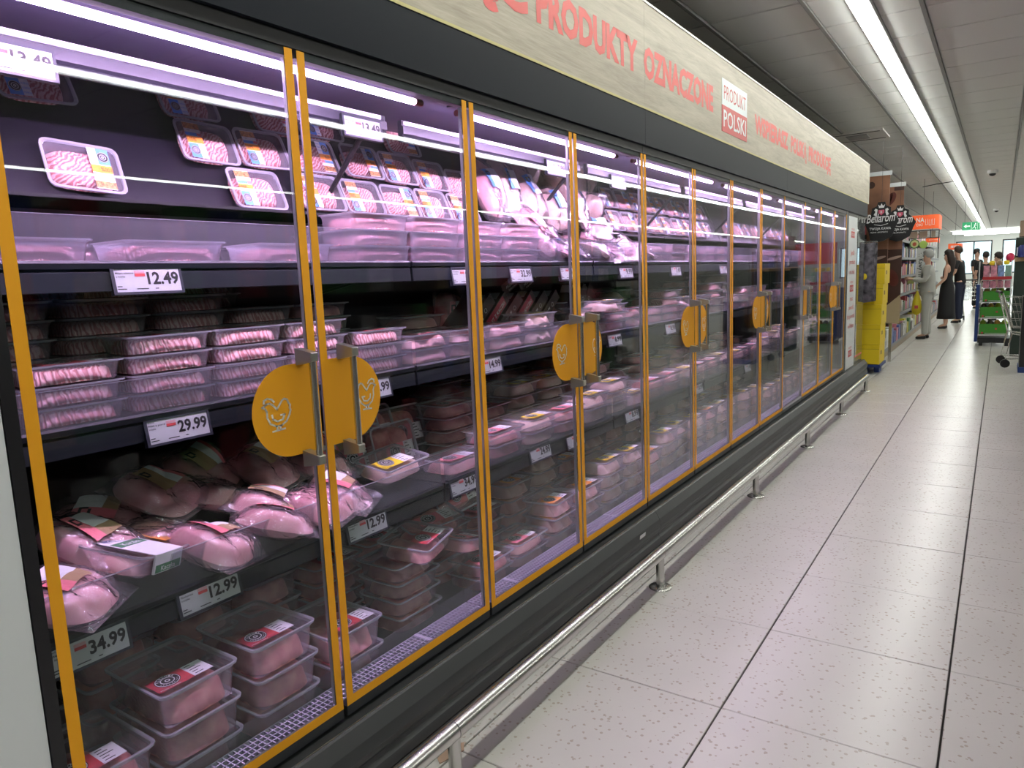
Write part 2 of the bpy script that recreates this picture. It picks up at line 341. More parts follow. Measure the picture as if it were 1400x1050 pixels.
def price_tag(x, y, z, price, name1, name2, label, tilt=-.18, small=''):
    W, H = .172, .068
    b = MB(); b.box(-.012, 0, 0, W, 0, H, 0); b.box(-.004, .0025, 0, W, 0, .006, 0); b.box(-.004, .0025, 0, W, H - .006, H, 0); b.box(-.004, .0025, 0, .008, 0, H, 0); b.box(-.004, .0025, W - .006, W, 0, H, 0)
    M = T(x, y, z - H, 0, tilt)
    o = b.build('price_tag', mat('tag_frame', (.03, .035, .045), .45), None, M)
    tag(o, label, 'price tag')
    f = MB(); f.box(0, .0008, .008, W - .006, .006, H - .006, 0)
    e = .0016
    put_text(f, price, (e, W - .088, .024), Yv, Zv, .027, .078, 1, .032)
    put_text(f, 'Rzeźnik', (e, .011, .056), Yv, Zv, .0035, None, 1)
    put_text(f, name1, (e, .011, .048), Yv, Zv, .0045, min(.042, .0045 * len(name1)), 1, .015)
    if name2: put_text(f, name2, (e, .011, .040), Yv, Zv, .0045, None, 1, .015)
    for a, wd in ((.011, .02), (.055, .028), (.10, .008)): f.box(0, e, a, a + wd, .012, .0140, 1)
    f.box(0, e, .011, .022, .018, .020, 1)
    f.box(0, e, .056, .080, .050, .056, 3); f.box(0, e, .056, .080, .042, .049, 2)
    f.build('display', [inkw, ink, redp, mat('faded_red', (.6, .35, .35), .5)], o)
    return o
def cabinet(u):
    Y0 = u * 4 * P; Y1 = Y0 + 4 * P; g = .001
    nm = ['nearest', 'middle', 'farthest'][u]
    C = empty('refrigerated_cabinet', (-.4, (Y0 + Y1) / 2, 0), '%s of three charcoal meat cabinets with four glass doors' % nm, 'fridge', 'glass-door meat cabinets in a row')
    def pt(n, mb, m): return child(mb.build(n, m), C)
    pt('back_panel', MB().box(-.84, -.80, Y0 + g, Y1 - g, .10, 2.14), inner)
    pt('ceiling_panel', MB().box(-.80, -.03, Y0 + g, Y1 - g, 2.0, 2.04), mat('case_ceiling', (.085, .075, .12), .4, metal=.2))
    pt('header_rail', MB().box(-.045, -.033, Y0 + g, Y1 - g, 1.945, 2.0).box(-.045, -.002, Y0 + g, Y1 - g, 1.958, 2.04), blk)
    for k in range(2):
        a = Y0 + k * 2 * P; b = a + 2 * P
        pt('fascia_panel', MB().box(-.03, .014, a + .0008 if k == 0 else a, b - .0008 if k else b, 1.992, 2.15), fasc)
        # tubes
        tb = MB().tube([(-.1, a + (.0 if k == 0 else .0), 1.947), (-.1, b - .07, 1.947)], .0115, 10)
        ta = a - .07 + .13 if not (u == 0 and k == 0) else a + .02
        tb = MB().tube([(-.068, ta, 1.935), (-.068, b - .17, 1.935)], .0092, 12)
        t_ = pt('light_tube', tb, [tube_m, tube_front])
        for q in t_.data.polygons:      # the LEDs sit on the door side of the tube and shine inwards; the door side only glows
            q.material_index = 0 if (q.center.x + .068) / .0092 < -.15 and (q.center.z - 1.935) / .0092 < -.2 else 1
        for q in (ta - .03, b - .17): child(MB().tube([(-.068, q, 1.935), (-.068, q + .03, 1.935)], .0105, 10).build('end_cap', capm), t_)
        pt('lamp_shade', MB().box(-.09, -.046, a + .01, b - .01, 1.952, 1.958), mat('case_ceiling'))
        # price rail of the slanted top shelf
        rl = MB(); prof = [(-.34, 1.955), (-.322, 1.955), (-.322, 1.938), (-.315, 1.935), (-.315, 1.91), (-.322, 1.905), (-.315, 1.90), (-.312, 1.885), (-.325, 1.882), (-.34, 1.885)]
        rl.prism(prof, a + .05, b - .03); R = pt('top_price_rail', rl, mat('rail_grey', (.025, .024, .035), .4))
        pt('led_strip', MB().box(-.330, -.3155, a + .06, b - .055, 1.940, 1.952), strip_m)
        pt('rail_arm', MB().tube([(-.33, b - .13, 1.885), (-.52, b - .13, 1.70)], .009, 6), blk)
        # slanted top shelf
        ss = MB(); ss.prism([(-.50, 1.64), (-.50, 1.632), (-.80, 1.632), (-.80, 1.99), (-.66, 1.99)], a + .004, b - .004)
        pt('slanted_back', ss, inner)
        pt('slanted_ledge', MB().box(-.52, -.44, a + .004, b - .004, 1.604, 1.632).box(-.448, -.44, a + .004, b - .004, 1.604, 1.640), blk)
        for (n, z, x, rh) in SH:
            sf = MB(); sf.box(-.80, x - .004, a + .003, b - .003, z - .018, z)
            pr = [(x, z + .002), (x + .004, z - .004), (x + .003, z - .016), (x - .004, z - .020), (x + .001, z - .024), (x + .003, z - .052), (x + .004, z - .066), (x - .006, z - .068), (x - .014, z - .02)]
            s_ = pt('shelf', sf, shelfm)
            child(MB().prism(pr, a + .006, b - .006).build('price_rail', shelfm), s_)
            child(MB().box(x - .004, x - .001, a + .010, b - .010, z + .001, z + rh).box(x - .0045, x - .0005, a + .010, b - .010, z + rh, z + rh + .0012, 1).build('clear_riser', [tagglass, rim_m]), s_)
            for yb in (a + .02, b - .03):
                child(MB().prism([(-.80, z - .018), (x - .06, z - .018), (x - .10, z - .03), (-.80, z - .11)], yb, yb + .006).build('bracket', blk), s_)
        # back uprights
        pt('upright', MB().box(-.80, -.785, b - .02, b + .02 if b < 12 * P - .1 else b - .001, .25, 1.60), blk)
        # deck
        pt('deck_plate', MB().box(-.80, -.115, a + .003, b - .003, .225, .24), shelfm)
        pt('deck_riser', MB().box(-.117, -.114, a + .006, b - .006, .24, .325), tagglass)
        gr = MB(); zz = .285
        for q in range(5): xx = -.105 + q * .0175; gr.box(xx, xx + .0032, a + .004, b - .004, zz - .01, zz)
        nb = int((b - a) / .0150)
        for q in range(nb):
            yy = a + .006 + q * .0150; gr.box(-.105, -.033, yy, yy + .0032, zz - .006, zz - .001)
        for yy in (a + .22, b - .28): gr.box(-.105, -.033, yy, yy + .014, zz - .006, zz + .001)
        G = pt('air_grille', gr, mat('grille_grey', (.50, .47, .58), .45)); G['kind'] = 'stuff'
        pt('duct_tray', MB().box(-.112, -.033, a + .003, b - .003, .20, .23).box(-.037, -.033, a + .003, b - .003, .20, .28), blk)
    # bumper front, curved, and grille below
    prof = [(-.10, .20), (-.034, .20), (-.034, .24), (.030, .246), (.040, .242), (.062, .205), (.070, .170), (.066, .150), (.056, .136), (.056, .122), (.066, .112), (.074, .085), (.050, .07), (-.10, .07)]
    pt('bumper_panel', MB().prism(prof, Y0 + g, Y1 - g), mat('bumper_grey', (.040, .042, .044), .38))
    pt('bumper_trim', MB().box(.029, .0325, Y0 + g, Y1 - g, .2455, .2475), alu)
    kg = MB()
    for q in range(5): kg.box(.048, .058, Y0 + .004, Y1 - .004, .008 + q * .013, .014 + q * .013)
    for q in range(int((Y1 - Y0) / .06)): kg.box(.047, .0575, Y0 + .01 + q * .06, Y0 + .016 + q * .06, .004, .072)
    k_ = pt('kick_grille', kg, blk); k_['kind'] = 'stuff'
    pt('plinth', MB().box(-.80, .045, Y0 + g, Y1 - g, 0, .07), mat('plinth_black', (.01, .01, .01), .7))
    for q in range(4): make_door(u * 4 + q, C)
    return C
cabs = [cabinet(u) for u in range(3)]
YE = 12 * P
# end panels
tag(MB().box(-.84, -.0, -.024, -.001, 0, 1.99).build('cabinet_end_panel', blk), 'black upright end panel left of the first glass door', 'end panel')
tag(MB().box(-.6, -.002, -1.3, -.026, 0, 1.99).build('side_cabinet', white), 'plain white panel standing left of the meat cabinets', 'panel')
pe = empty('end_column', (-.3, 8.7, 0), 'grey end column of the cabinet row carrying the white poster', 'cabinet')
child(MB().box(-.84, .0, YE + .001, YE + .10, .07, 1.992).build('corner_post', blk), pe)
child(MB().box(-.84, -.004, YE + .10, 9.33, 0, 1.992).build('column_body', mat('grey_gloss', (.10, .11, .11), .12)), pe)
child(MB().box(-.004, -.001, 8.80, 9.29, .34, 1.96).build('glossy_side_panel', mat('mirror_grey', (.22, .23, .23), .04, metal=.7)), pe)
child(MB().box(-.003, .0, 8.80, 9.29, .325, .345).build('coral_reflection', mat('coral_reflection', (.75, .15, .09), .5)), pe)  # reflection of an orange shelf, painted as a strip on the glossy panel
child(MB().box(-.03, .014, YE, 9.36, 1.992, 2.15).build('fascia_panel', fasc), pe)
child(MB().prism([(-.1, .2), (-.034, .2), (-.034, .24), (.03, .246), (.062, .205), (.07, .17), (.056, .13), (.074, .085), (.05, .07), (-.1, .07)], YE + .002, 9.34).build('bumper_panel', MATS['bumper_grey']), pe)
child(MB().box(-.8, .045, YE + .002, 9.34, 0, .07).build('plinth', MATS['plinth_black']), pe)
# poster
po = MB(); po.box(.0, .003, 8.15, 8.70, .25, 1.95, 0)
lines = [('PRODUKT', .022, 1.80, 1), ('POLSKI', .030, 1.74, 2), ('Jeśli', .05, 1.53, 1), ('produkt', .05, 1.43, 1), ('ma znak', .05, 1.32, 1), ('PRODUKT', .025, 1.215, 1), ('POLSKI', .035, 1.14, 2), ('masz', .05, 1.02, 1), ('pewność', .05, .92, 1), ('że powstał', .05, .82, 1), ('w Polsce', .05, .71, 1), ('PRODUKT', .025, .47, 1), ('POLSKI', .035, .40, 2)]
for t, h, z, k in lines:
    if k == 2: po.box(.003, .0038, 8.31, 8.54, z - .02, z + h + .02, 1); put_text(po, t, (.0045, 8.425, z), Yv, Zv, h, .20, 0, 0, True)
    else: put_text(po, t, (.0045, 8.425, z), Yv, Zv, h, {'produkt': .36, 'PRODUKT': .2}.get(t, .055 * len(t) * .85), 1, .01, True)
tag(po.build('poster', [mat('poster_white', (.68, .70, .71), .5), redp]), 'tall narrow white poster with red words at the end of the cabinets', 'poster')
# wooden header
def wood():
    m = bpy.data.materials.new('oak_laminate'); m.use_nodes = True; nt = m.node_tree; b = nt.nodes['Principled BSDF']; N = nt.nodes.new; L = nt.links.new
    g = N('ShaderNodeNewGeometry'); mp = N('ShaderNodeMapping'); mp.inputs['Scale'].default_value = (1, .45, 5.5); L(g.outputs['Position'], mp.inputs[0])
    n = N('ShaderNodeTexNoise'); n.inputs['Scale'].default_value = 3.2; n.inputs['Detail'].default_value = 8; n.inputs['Roughness'].default_value = .6; n.inputs['Distortion'].default_value = 1.6; L(mp.outputs[0], n.inputs['Vector'])
    mp2 = N('ShaderNodeMapping'); mp2.inputs['Scale'].default_value = (1, 4, 70); L(g.outputs['Position'], mp2.inputs[0])
    n2 = N('ShaderNodeTexNoise'); n2.inputs['Scale'].default_value = 3; n2.inputs['Detail'].default_value = 3; L(mp2.outputs[0], n2.inputs['Vector'])
    ad = N('ShaderNodeMath'); ad.operation = 'MULTIPLY_ADD'; ad.inputs[1].default_value = .35; L(n2.outputs[0], ad.inputs[0]); L(n.outputs[0], ad.inputs[2])
    cr = N('ShaderNodeValToRGB'); e = cr.color_ramp.elements; e[0].position = .50; e[0].color = (.33, .285, .215, 1); e[1].position = .85; e[1].color = (.49, .445, .355, 1); L(ad.outputs[0], cr.inputs[0])
    L(cr.outputs[0], b.inputs['Base Color']); b.inputs['Roughness'].default_value = .5; return m
oak = wood()
hd = empty('header_board', (-.05, 4, 2.15), 'long oak-look header board with red slogan above the meat cabinets', 'sign')
for a, b in ((-1.3, 0), (0, 4 * P), (4 * P, 8 * P), (8 * P, 9.40)): child(MB().box(-.10, .014, a + .0006, b - .0006, 2.156, 2.612).build('header_panel', oak), hd)
child(MB().box(-.012, .018, -1.3, 9.405, 2.612, 2.622).build('top_edge', mat('cream_edge', (.85, .84, .78), .4)), hd)
child(MB().box(-.012, .0165, -1.3, 9.405, 2.150, 2.159).build('bottom_edge', mat('yellow_lit_edge', (.55, .50, .22), .5)), hd)  # lower edge catching light, the yellowish lit tone put into its colour
child(MB().box(-.012, .018, 9.40, 9.41, 2.15, 2.622).build('end_edge', MATS['cream_edge']), hd)
X_ = .0150
for t, a, b, h in (('KUPUJĄC', .52, 1.69, .122), ('PRODUKTY', 1.745, 2.60, .122), ('OZNACZONE', 2.665, 3.622, .122), ('WSPIERASZ', 4.45, 5.35, .108), ('POLSKĄ', 5.44, 5.99, .108), ('PRODUKCJĘ', 6.06, 7.02, .108)):
    sl = MB(); put_text(sl, t, (X_, a, 2.297 + (.003 if h < .12 else 0)), Yv, Zv, h, b - a, 0, .048); child(sl.build('red_word', salmon), hd)
pl = MB(); pl.box(.014, .0165, 3.775, 4.27, 2.36, 2.508, 0); pl.box(.014, .0165, 3.775, 4.27, 2.212, 2.36, 1)
put_text(pl, 'PRODUKT', (.0175, 3.805, 2.395), Yv, Zv, .078, .435, 1); put_text(pl, 'POLSKI', (.0175, 3.80, 2.243), Yv, Zv, .092, .445, 0, .012)
tag(child(pl.build('logo_plaque', [mat('plaque_white', (.74, .80, .80), .5), mat('plaque_red', (.56, .10, .10), .5)]), hd), 'half white half red plaque')
# ---------------- price tags
TG = [(-.3, .106, 1.924, '13.49', 'Mięso mielone', 'z indyka', 'top rail near the far left'), (-.3, 1.098, 1.930, '13.49', 'Mięso mielone', 'z indyka', 'top rail behind the second door'),
      (-.3, 2.31, 1.930, '17.99', 'Kaczka', 'tuszka', 'top rail at the third door'), (-.3, 2.96, 1.925, '16.99', 'Kurczak', '', 'top rail behind the fourth and fifth doors'),
      (-.262, .322, 1.468, '12.49', 'Mięso mielone', 'z indyka', 'upper shelf behind the first door'), (-.262, 1.549, 1.456, '8.49', 'Podudzie', 'z kurczaka', 'upper shelf behind the second door'),
      (-.262, 1.93, 1.456, '32.99', 'Filet z piersi', 'kaczki', 'upper shelf behind the third door'), (-.262, 2.34, 1.456, '19.99', 'Udko', 'z kaczki', 'upper shelf before the third handle'),
      (-.262, 2.96, 1.452, '9.99', 'Kurczak', '', 'upper shelf behind the fourth door end'), (-.262, 3.68, 1.452, '7.49', 'Porcja', 'rosołowa', 'upper shelf behind the fifth door'), (-.262, 4.6, 1.452, '11.49', 'Skrzydła', '', 'upper shelf behind the seventh door'),
      (-.268, .362, 1.103, '29.99', 'Filet z piersi', 'indyka', 'middle shelf behind the first door'), (-.268, 1.035, 1.100, '14.99', 'Filet', 'z indyka', 'middle shelf peeking beside the round sticker'),
      (-.268, 1.685, 1.100, '14.99', 'Pałka', 'z kurczaka', 'middle shelf behind the third door'), (-.268, 2.82, 1.10, '6.99', 'Skrzydło', '', 'middle shelf behind the fourth door'), (-.268, 3.6, 1.10, '8.99', 'Udziec', '', 'middle shelf behind the sixth door'),
      (-.168, .338, .700, '12.99', 'Golonka', 'z indyka', 'lower shelf behind the first door'), (-.168, .052, .688, '34.99', 'Stek', 'z indyka', 'lower shelf at the far left corner'),
      (-.168, .874, .705, '12.99', 'Podudzie', 'z indyka', 'lower shelf left of the shelf joint, second door'), (-.168, 1.362, .710, '34.99', 'Polędwiczka', 'z indyka', 'lower shelf right of the shelf joint, second door'),
      (-.168, 1.885, .710, '24.99', 'Filet', '', 'lower shelf behind the third door'), (-.168, 2.19, .700, '21.99', 'Udo', '', 'lower shelf just before the third door edge'),
      (-.168, 2.80, .706, '8.99', 'Udo', '', 'lower shelf behind the fourth door'), (-.168, 3.81, .70, '10.99', 'Ćwiartka', '', 'lower shelf behind the sixth door'), (-.168, 4.9, .70, '9.49', 'Pałki', '', 'lower shelf behind the eighth door')]
for x, y, z, p, a, b, wh in TG: price_tag(x, y, z, p, a, b, 'price tag reading %s on the %s' % (p, wh), -.10 if z > 1.8 else -.18)
# ============================================================ goods
def rr(wy, dx, r, z, n=8, cor=0):
    pts = []; k = 0
    for cx, cy, a0 in ((dx / 2 - r, wy / 2 - r, 0), (-dx / 2 + r, wy / 2 - r, PI / 2), (-dx / 2 + r, -wy / 2 + r, PI), (dx / 2 - r, -wy / 2 + r, 1.5 * PI)):
        for q in range(4): a = a0 + q * PI / 6; pts.append([cx + r * math.cos(a), cy + r * math.sin(a)])
    out = []; m = len(pts)
    for i in range(m):
        a, b = pts[i], pts[(i + 1) % m]; out.append(a)
        if i % 4 == 3:
            for q in range(1, n): t = q / n; out.append([a[0] + (b[0] - a[0]) * t, a[1] + (b[1] - a[1]) * t])
    if cor:
        out2 = []
        for i, (x, y) in enumerate(out):
            s_ = 1 - (cor if i % 2 else 0) / max(abs(x), abs(y), .01); out2.append([x * s_, y * s_])
        out = out2
    return [(x, y, z) for x, y in out]
def shell_mesh(mb, wy, dx, h, n=8, m0=0, m1=1, r=.022):
    L = lambda ins, z, c=0: rr(wy - 2 * ins, dx - 2 * ins, max(.006, r - ins * .4), z, n, c)
    mb.ring([L(.019, .0), L(.016, .004, .0018), L(.010, h * .80, .0018), L(.008, h * .86)], m0, sm=True, cap0=True)
    mb.ring([L(.008, h * .86), L(.007, h - .004), L(.0, h - .004), L(.0, h), L(.0065, h)], m1)
def film_mesh(mb, wy, dx, h, mi=0):
    nx, ny = 8, 8; vs = []; fs = []
    for i in range(nx + 1):
        for j in range(ny + 1):
            x = (i / nx - .5) * (dx - .012); y = (j / ny - .5) * (wy - .012)
            e = min(i, nx - i, j, ny - j) / nx
            vs.append((x, y, h + .0006 - .006 * min(1, e * 3) * (0.6 + .4 * noise.noise((x * 20, y * 20, 3)))))
    for i in range(nx):
        for j in range(ny):
            a = i * (ny + 1) + j; fs.append((a, a + 1, a + ny + 2, a + ny + 1))
    mb.add(vs, fs, mi, None, True)
def hfield(mb, wy, dx, fn, nx, ny, mi=0, z0=.002, sup=4.0):
    vs = []; fs = []
    for i in range(nx + 1):
        for j in range(ny + 1):
            a, b = i / nx * 2 - 1, j / ny * 2 - 1; x, y = a * dx / 2, b * wy / 2
            # square to superellipse
            k = (abs(a) ** sup + abs(b) ** sup) ** (1 / sup) or 1; m_ = max(abs(a), abs(b)); x *= m_ / k if k else 1; y *= m_ / k if k else 1
            vs.append((x, y, z0 if m_ > .999 else max(z0, fn(x, y, m_))))
    for i in range(nx):
        for j in range(ny):
            a = i * (ny + 1) + j; fs.append((a, a + 1, a + ny + 2, a + ny + 1))
    mb.add(vs, fs, mi, None, True)
    mb.add([v for v in vs if 0], [], mi)
def meat_mesh(mb, style, wy, dx, h, seed, mi=0, lo=False):
    rnd = random.Random(seed); W, D = wy - .032, dx - .032; H = h * .80
    if style == 'mince':
        def fn(x, y, m_):
            e = (1 - m_ ** 16) ** .5 if m_ < 1 else 0
            rid = math.sin((y + .35 * noise.noise((x * 30 + seed, y * 30, 0)) * .05 + x * .1 * math.sin(y * 60)) * 2 * PI / .011)
            return H * e * (.86 + .12 * noise.noise((x * 18, y * 18, seed))) + .0022 * rid * e
        hfield(mb, W, D, fn, 12 if lo else 20, 14 if lo else 44, mi)
    else:
        bl = []
        nb = {'fillet': 3, 'leg': 5, 'cut': 7}[style]
        for k in range(nb):
            cx = rnd.uniform(-.30, .30) * D; cy = (-.5 + (k + .5) / nb + rnd.uniform(-.06, .06)) * W; a = rnd.uniform(-.5, .5) + (0 if style != 'cut' else rnd.uniform(-1, 1))
            bl.append((cx, cy, rnd.uniform(.48, .62) * D * (1 if style == 'fillet' else .9), (1.25 / nb) * W * rnd.uniform(.70, .95), rnd.uniform(.8, 1.02) * H, a))
        def fn(x, y, m_):
            z = H * .35 * (1 - m_ ** 4)
            for cx, cy, ra, rb, hh, a in bl:
                u, v = x - cx, y - cy; p, q = u * math.cos(a) + v * math.sin(a), -u * math.sin(a) + v * math.cos(a)
                d = (p / ra) ** 2 + (q / rb) ** 2
                if d < 1: z = max(z, hh * math.sqrt(1 - d) ** .8)
            return z * (1 - m_ ** 16) + .003 * noise.noise((x * 45, y * 45, seed))
        hfield(mb, W, D, fn, 10 if lo else 18, 12 if lo else 26, mi)
LM = {'pink': (0, 1), 'yellow': (5, 1), 'orange': (4, 1), 'red': (2, 1), 'green': (6, 1)}
LMATS = [pinkp, whitep, mat('crimson_label', (.60, .06, .08), .45), ink, orangep, yellowp, greenp, bluep, kraftp]
def disc(mb, c, r, z, mi, n=20, r0=0):
    if r0: 
        vs = [(c[0] + rr_ * math.cos(t * 2 * PI / n), c[1] + rr_ * math.sin(t * 2 * PI / n), z) for rr_ in (r0, r) for t in range(n)]
        mb.add(vs, [(i, (i + 1) % n, n + (i + 1) % n, n + i) for i in range(n)], mi)
    else: mb.add([(c[0] + r * math.cos(t * 2 * PI / n), c[1] + r * math.sin(t * 2 * PI / n), z) for t in range(n)], [list(range(n))], mi)
def logo(mb, c, r, z, text=True):
    disc(mb, c, r, z, 3); disc(mb, c, r * .94, z + .0002, 1, 20, r * .88); disc(mb, c, r * .56, z + .0002, 1, 16, r * .48); disc(mb, c, r * .22, z + .0002, 1, 12, r * .12)
    if text:
        for k, ch in enumerate('RZEŹNIK'):
            a = math.radians(62 - k * 20.6); q = Vector((-math.cos(a), 0, 0)); rad = r * .62
            d = Vector((-math.cos(a), math.sin(a) * -1, 0))       # up is -x, right is +y
            up = Vector((-math.cos(a), -math.sin(a), 0)); rt = Vector((-math.sin(a), math.cos(a), 0)) * 1
            put_text(mb, ch, (c[0] + up.x * rad, c[1] + up.y * rad, z + .0003), rt, up, r * .24, r * .17, 1, .01, True)
        for k in range(9):
            a = math.radians(-70 + k * 17.5) ; p = (c[0] + math.cos(a) * r * .72, c[1] + math.sin(a) * r * .72)
            disc(mb, p, r * .05, z + .0002, 1, 5)
def lid_label(mb, col, wy, dx, h, near=True, side=1):
    z = h - .0010; b, w_ = LM[col]; L_, Wd = min(.150, wy * .66), .066
    cy = -.02 * side; cx = dx * .5 - .030 - Wd / 2
    def rect(x0, x1, y0, y1, zz, mi): mb.add([(x0, y0, zz), (x1, y0, zz), (x1, y1, zz), (x0, y1, zz)], [(0, 1, 2, 3)], mi)
    rect(cx - Wd / 2, cx + Wd / 2, cy - L_ / 2, cy + L_ / 2, z, b)
    rect(cx - Wd / 2, cx + Wd / 2, cy + L_ * (.14), cy + L_ / 2, z + .0003, 1)
    for k in range(5): rect(cx - Wd * .4 + k * Wd * .18, cx - Wd * .35 + k * Wd * .18, cy + L_ * .19, cy + L_ * (.30 + .15 * ((k * 7) % 3) / 3), z + .0005, 3)
    logo(mb, (cx - .006, cy - L_ * .20), .029, z + .0004, near)
    if near: put_text(mb, 'Mięso z indyka' if col != 'yellow' else 'Kurczak', (cx + Wd * .46, cy - L_ * .46, z + .0006), Yv, Vector((-1, 0, 0)), .0055, None, 3 if col == 'yellow' else 1)
CACHE = {}
KIND = {  # wy, dx, h, meat style, meat material, label colour, shell material, noun
    'LG': (.278, .185, .051, 'mince', mince_m, 'pink', milky_m, 'long milky tray of pale mince'),
    'MN': (.228, .172, .0455, 'mince', mince_m, 'red', tray_m, 'clear tray of pink mince'),
    'MG': (.228, .172, .0455, 'mince', darkm_m, 'red', tray_m, 'clear tray of dark meat strips'),
    'FL': (.245, .175, .052, 'fillet', fillet_m, 'pink', tray_m, 'clear tray of poultry fillets'),
    'FG': (.235, .175, .055, 'fillet', skin_m, 'yellow', tray_m, 'clear tray of chicken with yellow label'),
    'RD': (.235, .175, .052, 'leg', darkm_m, 'pink', tray_m, 'clear tray of reddish poultry meat'),
    'DP': (.205, .262, .088, 'fillet', darkm_m, 'red', tray_m, 'deep clear tray of meat chunks'),
    'DM': (.225, .20, .058, 'leg', darkm_m, 'red', tray_m, 'clear tray of turkey drumstick meat'),
    'CH': (.235, .18, .066, 'cut', skin_m, 'yellow', tray_m, 'clear tray of pale chicken pieces'),
    'CO': (.225, .18, .066, 'cut', fillet_m, 'orange', tray_m, 'clear tray of chicken cuts, orange label'),
}
def kind_meshes(k, var):
    key = (k, var)
    if key in CACHE: return CACHE[key]
    wy, dx, h, st, mm, lc, sm, _ = KIND[k]
    a = MB(); shell_mesh(a, wy, dx, h); b = MB(); meat_mesh(b, st, wy, dx, h, var * 7 + 3); c = MB(); film_mesh(c, wy, dx, h); d = MB(); lid_label(d, lc, wy, dx, h, True, 1 if var % 2 else -1)
    CACHE[key] = (a.mesh('tray', [sm, rim_m]), b.mesh('meat', [mm]), c.mesh('lid_film', [film_m]), d.mesh('label', LMATS)); return CACHE[key]
def far_mesh(k, var):
    key = ('far', k, var)
    if key in CACHE: return CACHE[key]
    wy, dx, h, st, mm, lc, sm, _ = KIND[k]; mb = MB(); shell_mesh(mb, wy, dx, h, 2, 0, 1)
    meat_mesh(mb, st, wy, dx, h, var * 5 + 1, 2, True); film_mesh(mb, wy, dx, h, 3)
    d = MB(); lid_label(d, lc, wy, dx, h, False); o = len(mb.v); mb.v += d.v; mb.f += [[i + o for i in f] for f in d.f]; mb.m += [m + 4 for m in d.m]; mb.s += d.s
    CACHE[key] = mb.mesh('meat_tray', [sm, rim_m, mm, film_m] + LMATS); return CACHE[key]
USED = {}
def uniq(lb, grp=None):
    USED[lb] = USED.get(lb, 0) + 1; return lb
def seen_door(x, y):
    yd = -.535 + (y + .535) * 1.403 / (1.403 - x); return max(0, min(11, int(yd / P)))
def put(k, var, M, label, group=None, far=False, name='meat_tray'):
    cat = 'mince tray' if KIND[k][3] == 'mince' else 'chicken tray' if KIND[k][5] in ('yellow', 'orange') else 'meat tray'
    name = cat.replace(' ', '_')
    if far:
        o = ob(name, far_mesh(k, var % 2), None, M); return tag(o, label, cat, group)
    a, b, c, d = kind_meshes(k, var % 3)
    o = ob(name, a, None, M); tag(o, label, cat, group)
    ob('meat', b, o); ob('lid_film', c, o); ob('label', d, o); return o
ZS = {'U': 1.4765, 'M': 1.1165, 'L': .7045, 'D': .2405}
SN = {'U': 'upper', 'M': 'middle', 'L': 'lower', 'D': 'bottom'}
XF = {'U': -.283, 'M': -.288, 'L': -.192, 'D': -.125}
# (shelf, row, y centre, count, kind, [x shift], [turn])
ST = []
def st(s, row, ys, ns, k, xs=0, rz=0):
    for i, y in enumerate(ys):
        n = ns[i] if isinstance(ns, (list, tuple)) else ns; kk = k[i % len(k)] if isinstance(k, (list, tuple)) else k
        ST.append((s, row, y, n, kk, xs, rz))
# upper shelf
st('U', 0, [.168, .508, .88], 1, 'LG'); st('U', 1, [.30, .62, .98], 1, 'LG', .02)
st('U', 0, [1.235, 1.52, 1.805], [3, 3, 3], 'LG'); st('U', 0, [2.09], [3], 'LG'); st('U', 1, [1.30, 1.60, 1.90, 2.15], [2, 3, 4, 3], 'LG')
# middle shelf
st('M', 0, [.235, .47, .705, .94], [3, 4, 4, 4], 'MN'); st('M', 1, [.18, .42, .66, .90, 1.14], [6, 6, 6, 5, 5], ['MN', 'MN', 'MN', 'MN', 'MG']); st('M', 2, [.36, .60, .84], 7, 'MN')
st('M', 0, [1.205], [3], 'MN'); st('M', 0, [1.465, 1.725, 1.985, 2.245], [2, 2, 2, 2], ['FL', 'FL', 'FL', 'CH']); st('M', 1, [1.40, 1.66], [2, 3], ['RD', 'FL'])
st('M', 0, [2.50, 2.755, 3.01, 3.27], [1, 2, 3, 2], ['FL', 'CH', 'MN', 'RD']); st('M', 1, [2.82, 3.07, 3.32], [3, 3, 3], ['RD', 'MN', 'RD'])
# lower shelf
st('L', 0, [1.53, 1.79, 2.05, 2.31], [1, 2, 2, 2], ['FL', 'RD', 'FG', 'RD'], .0); st('L', 1, [1.74, 1.99, 2.24, 2.50], [4, 3, 4, 4], ['RD', 'RD', 'FG', 'FG']); 
st('L', 0, [2.56, 2.81, 3.06, 3.31], [2, 3, 1, 2], ['CH', 'FG', 'CH', 'RD']); st('L', 1, [2.75, 3.0, 3.25], [3, 4, 3], ['RD', 'FG', 'RD'])
st('L', 2, [1.9, 2.15, 2.4, 2.65, 2.9], [5, 4, 5, 4, 5], ['RD', 'FG'])
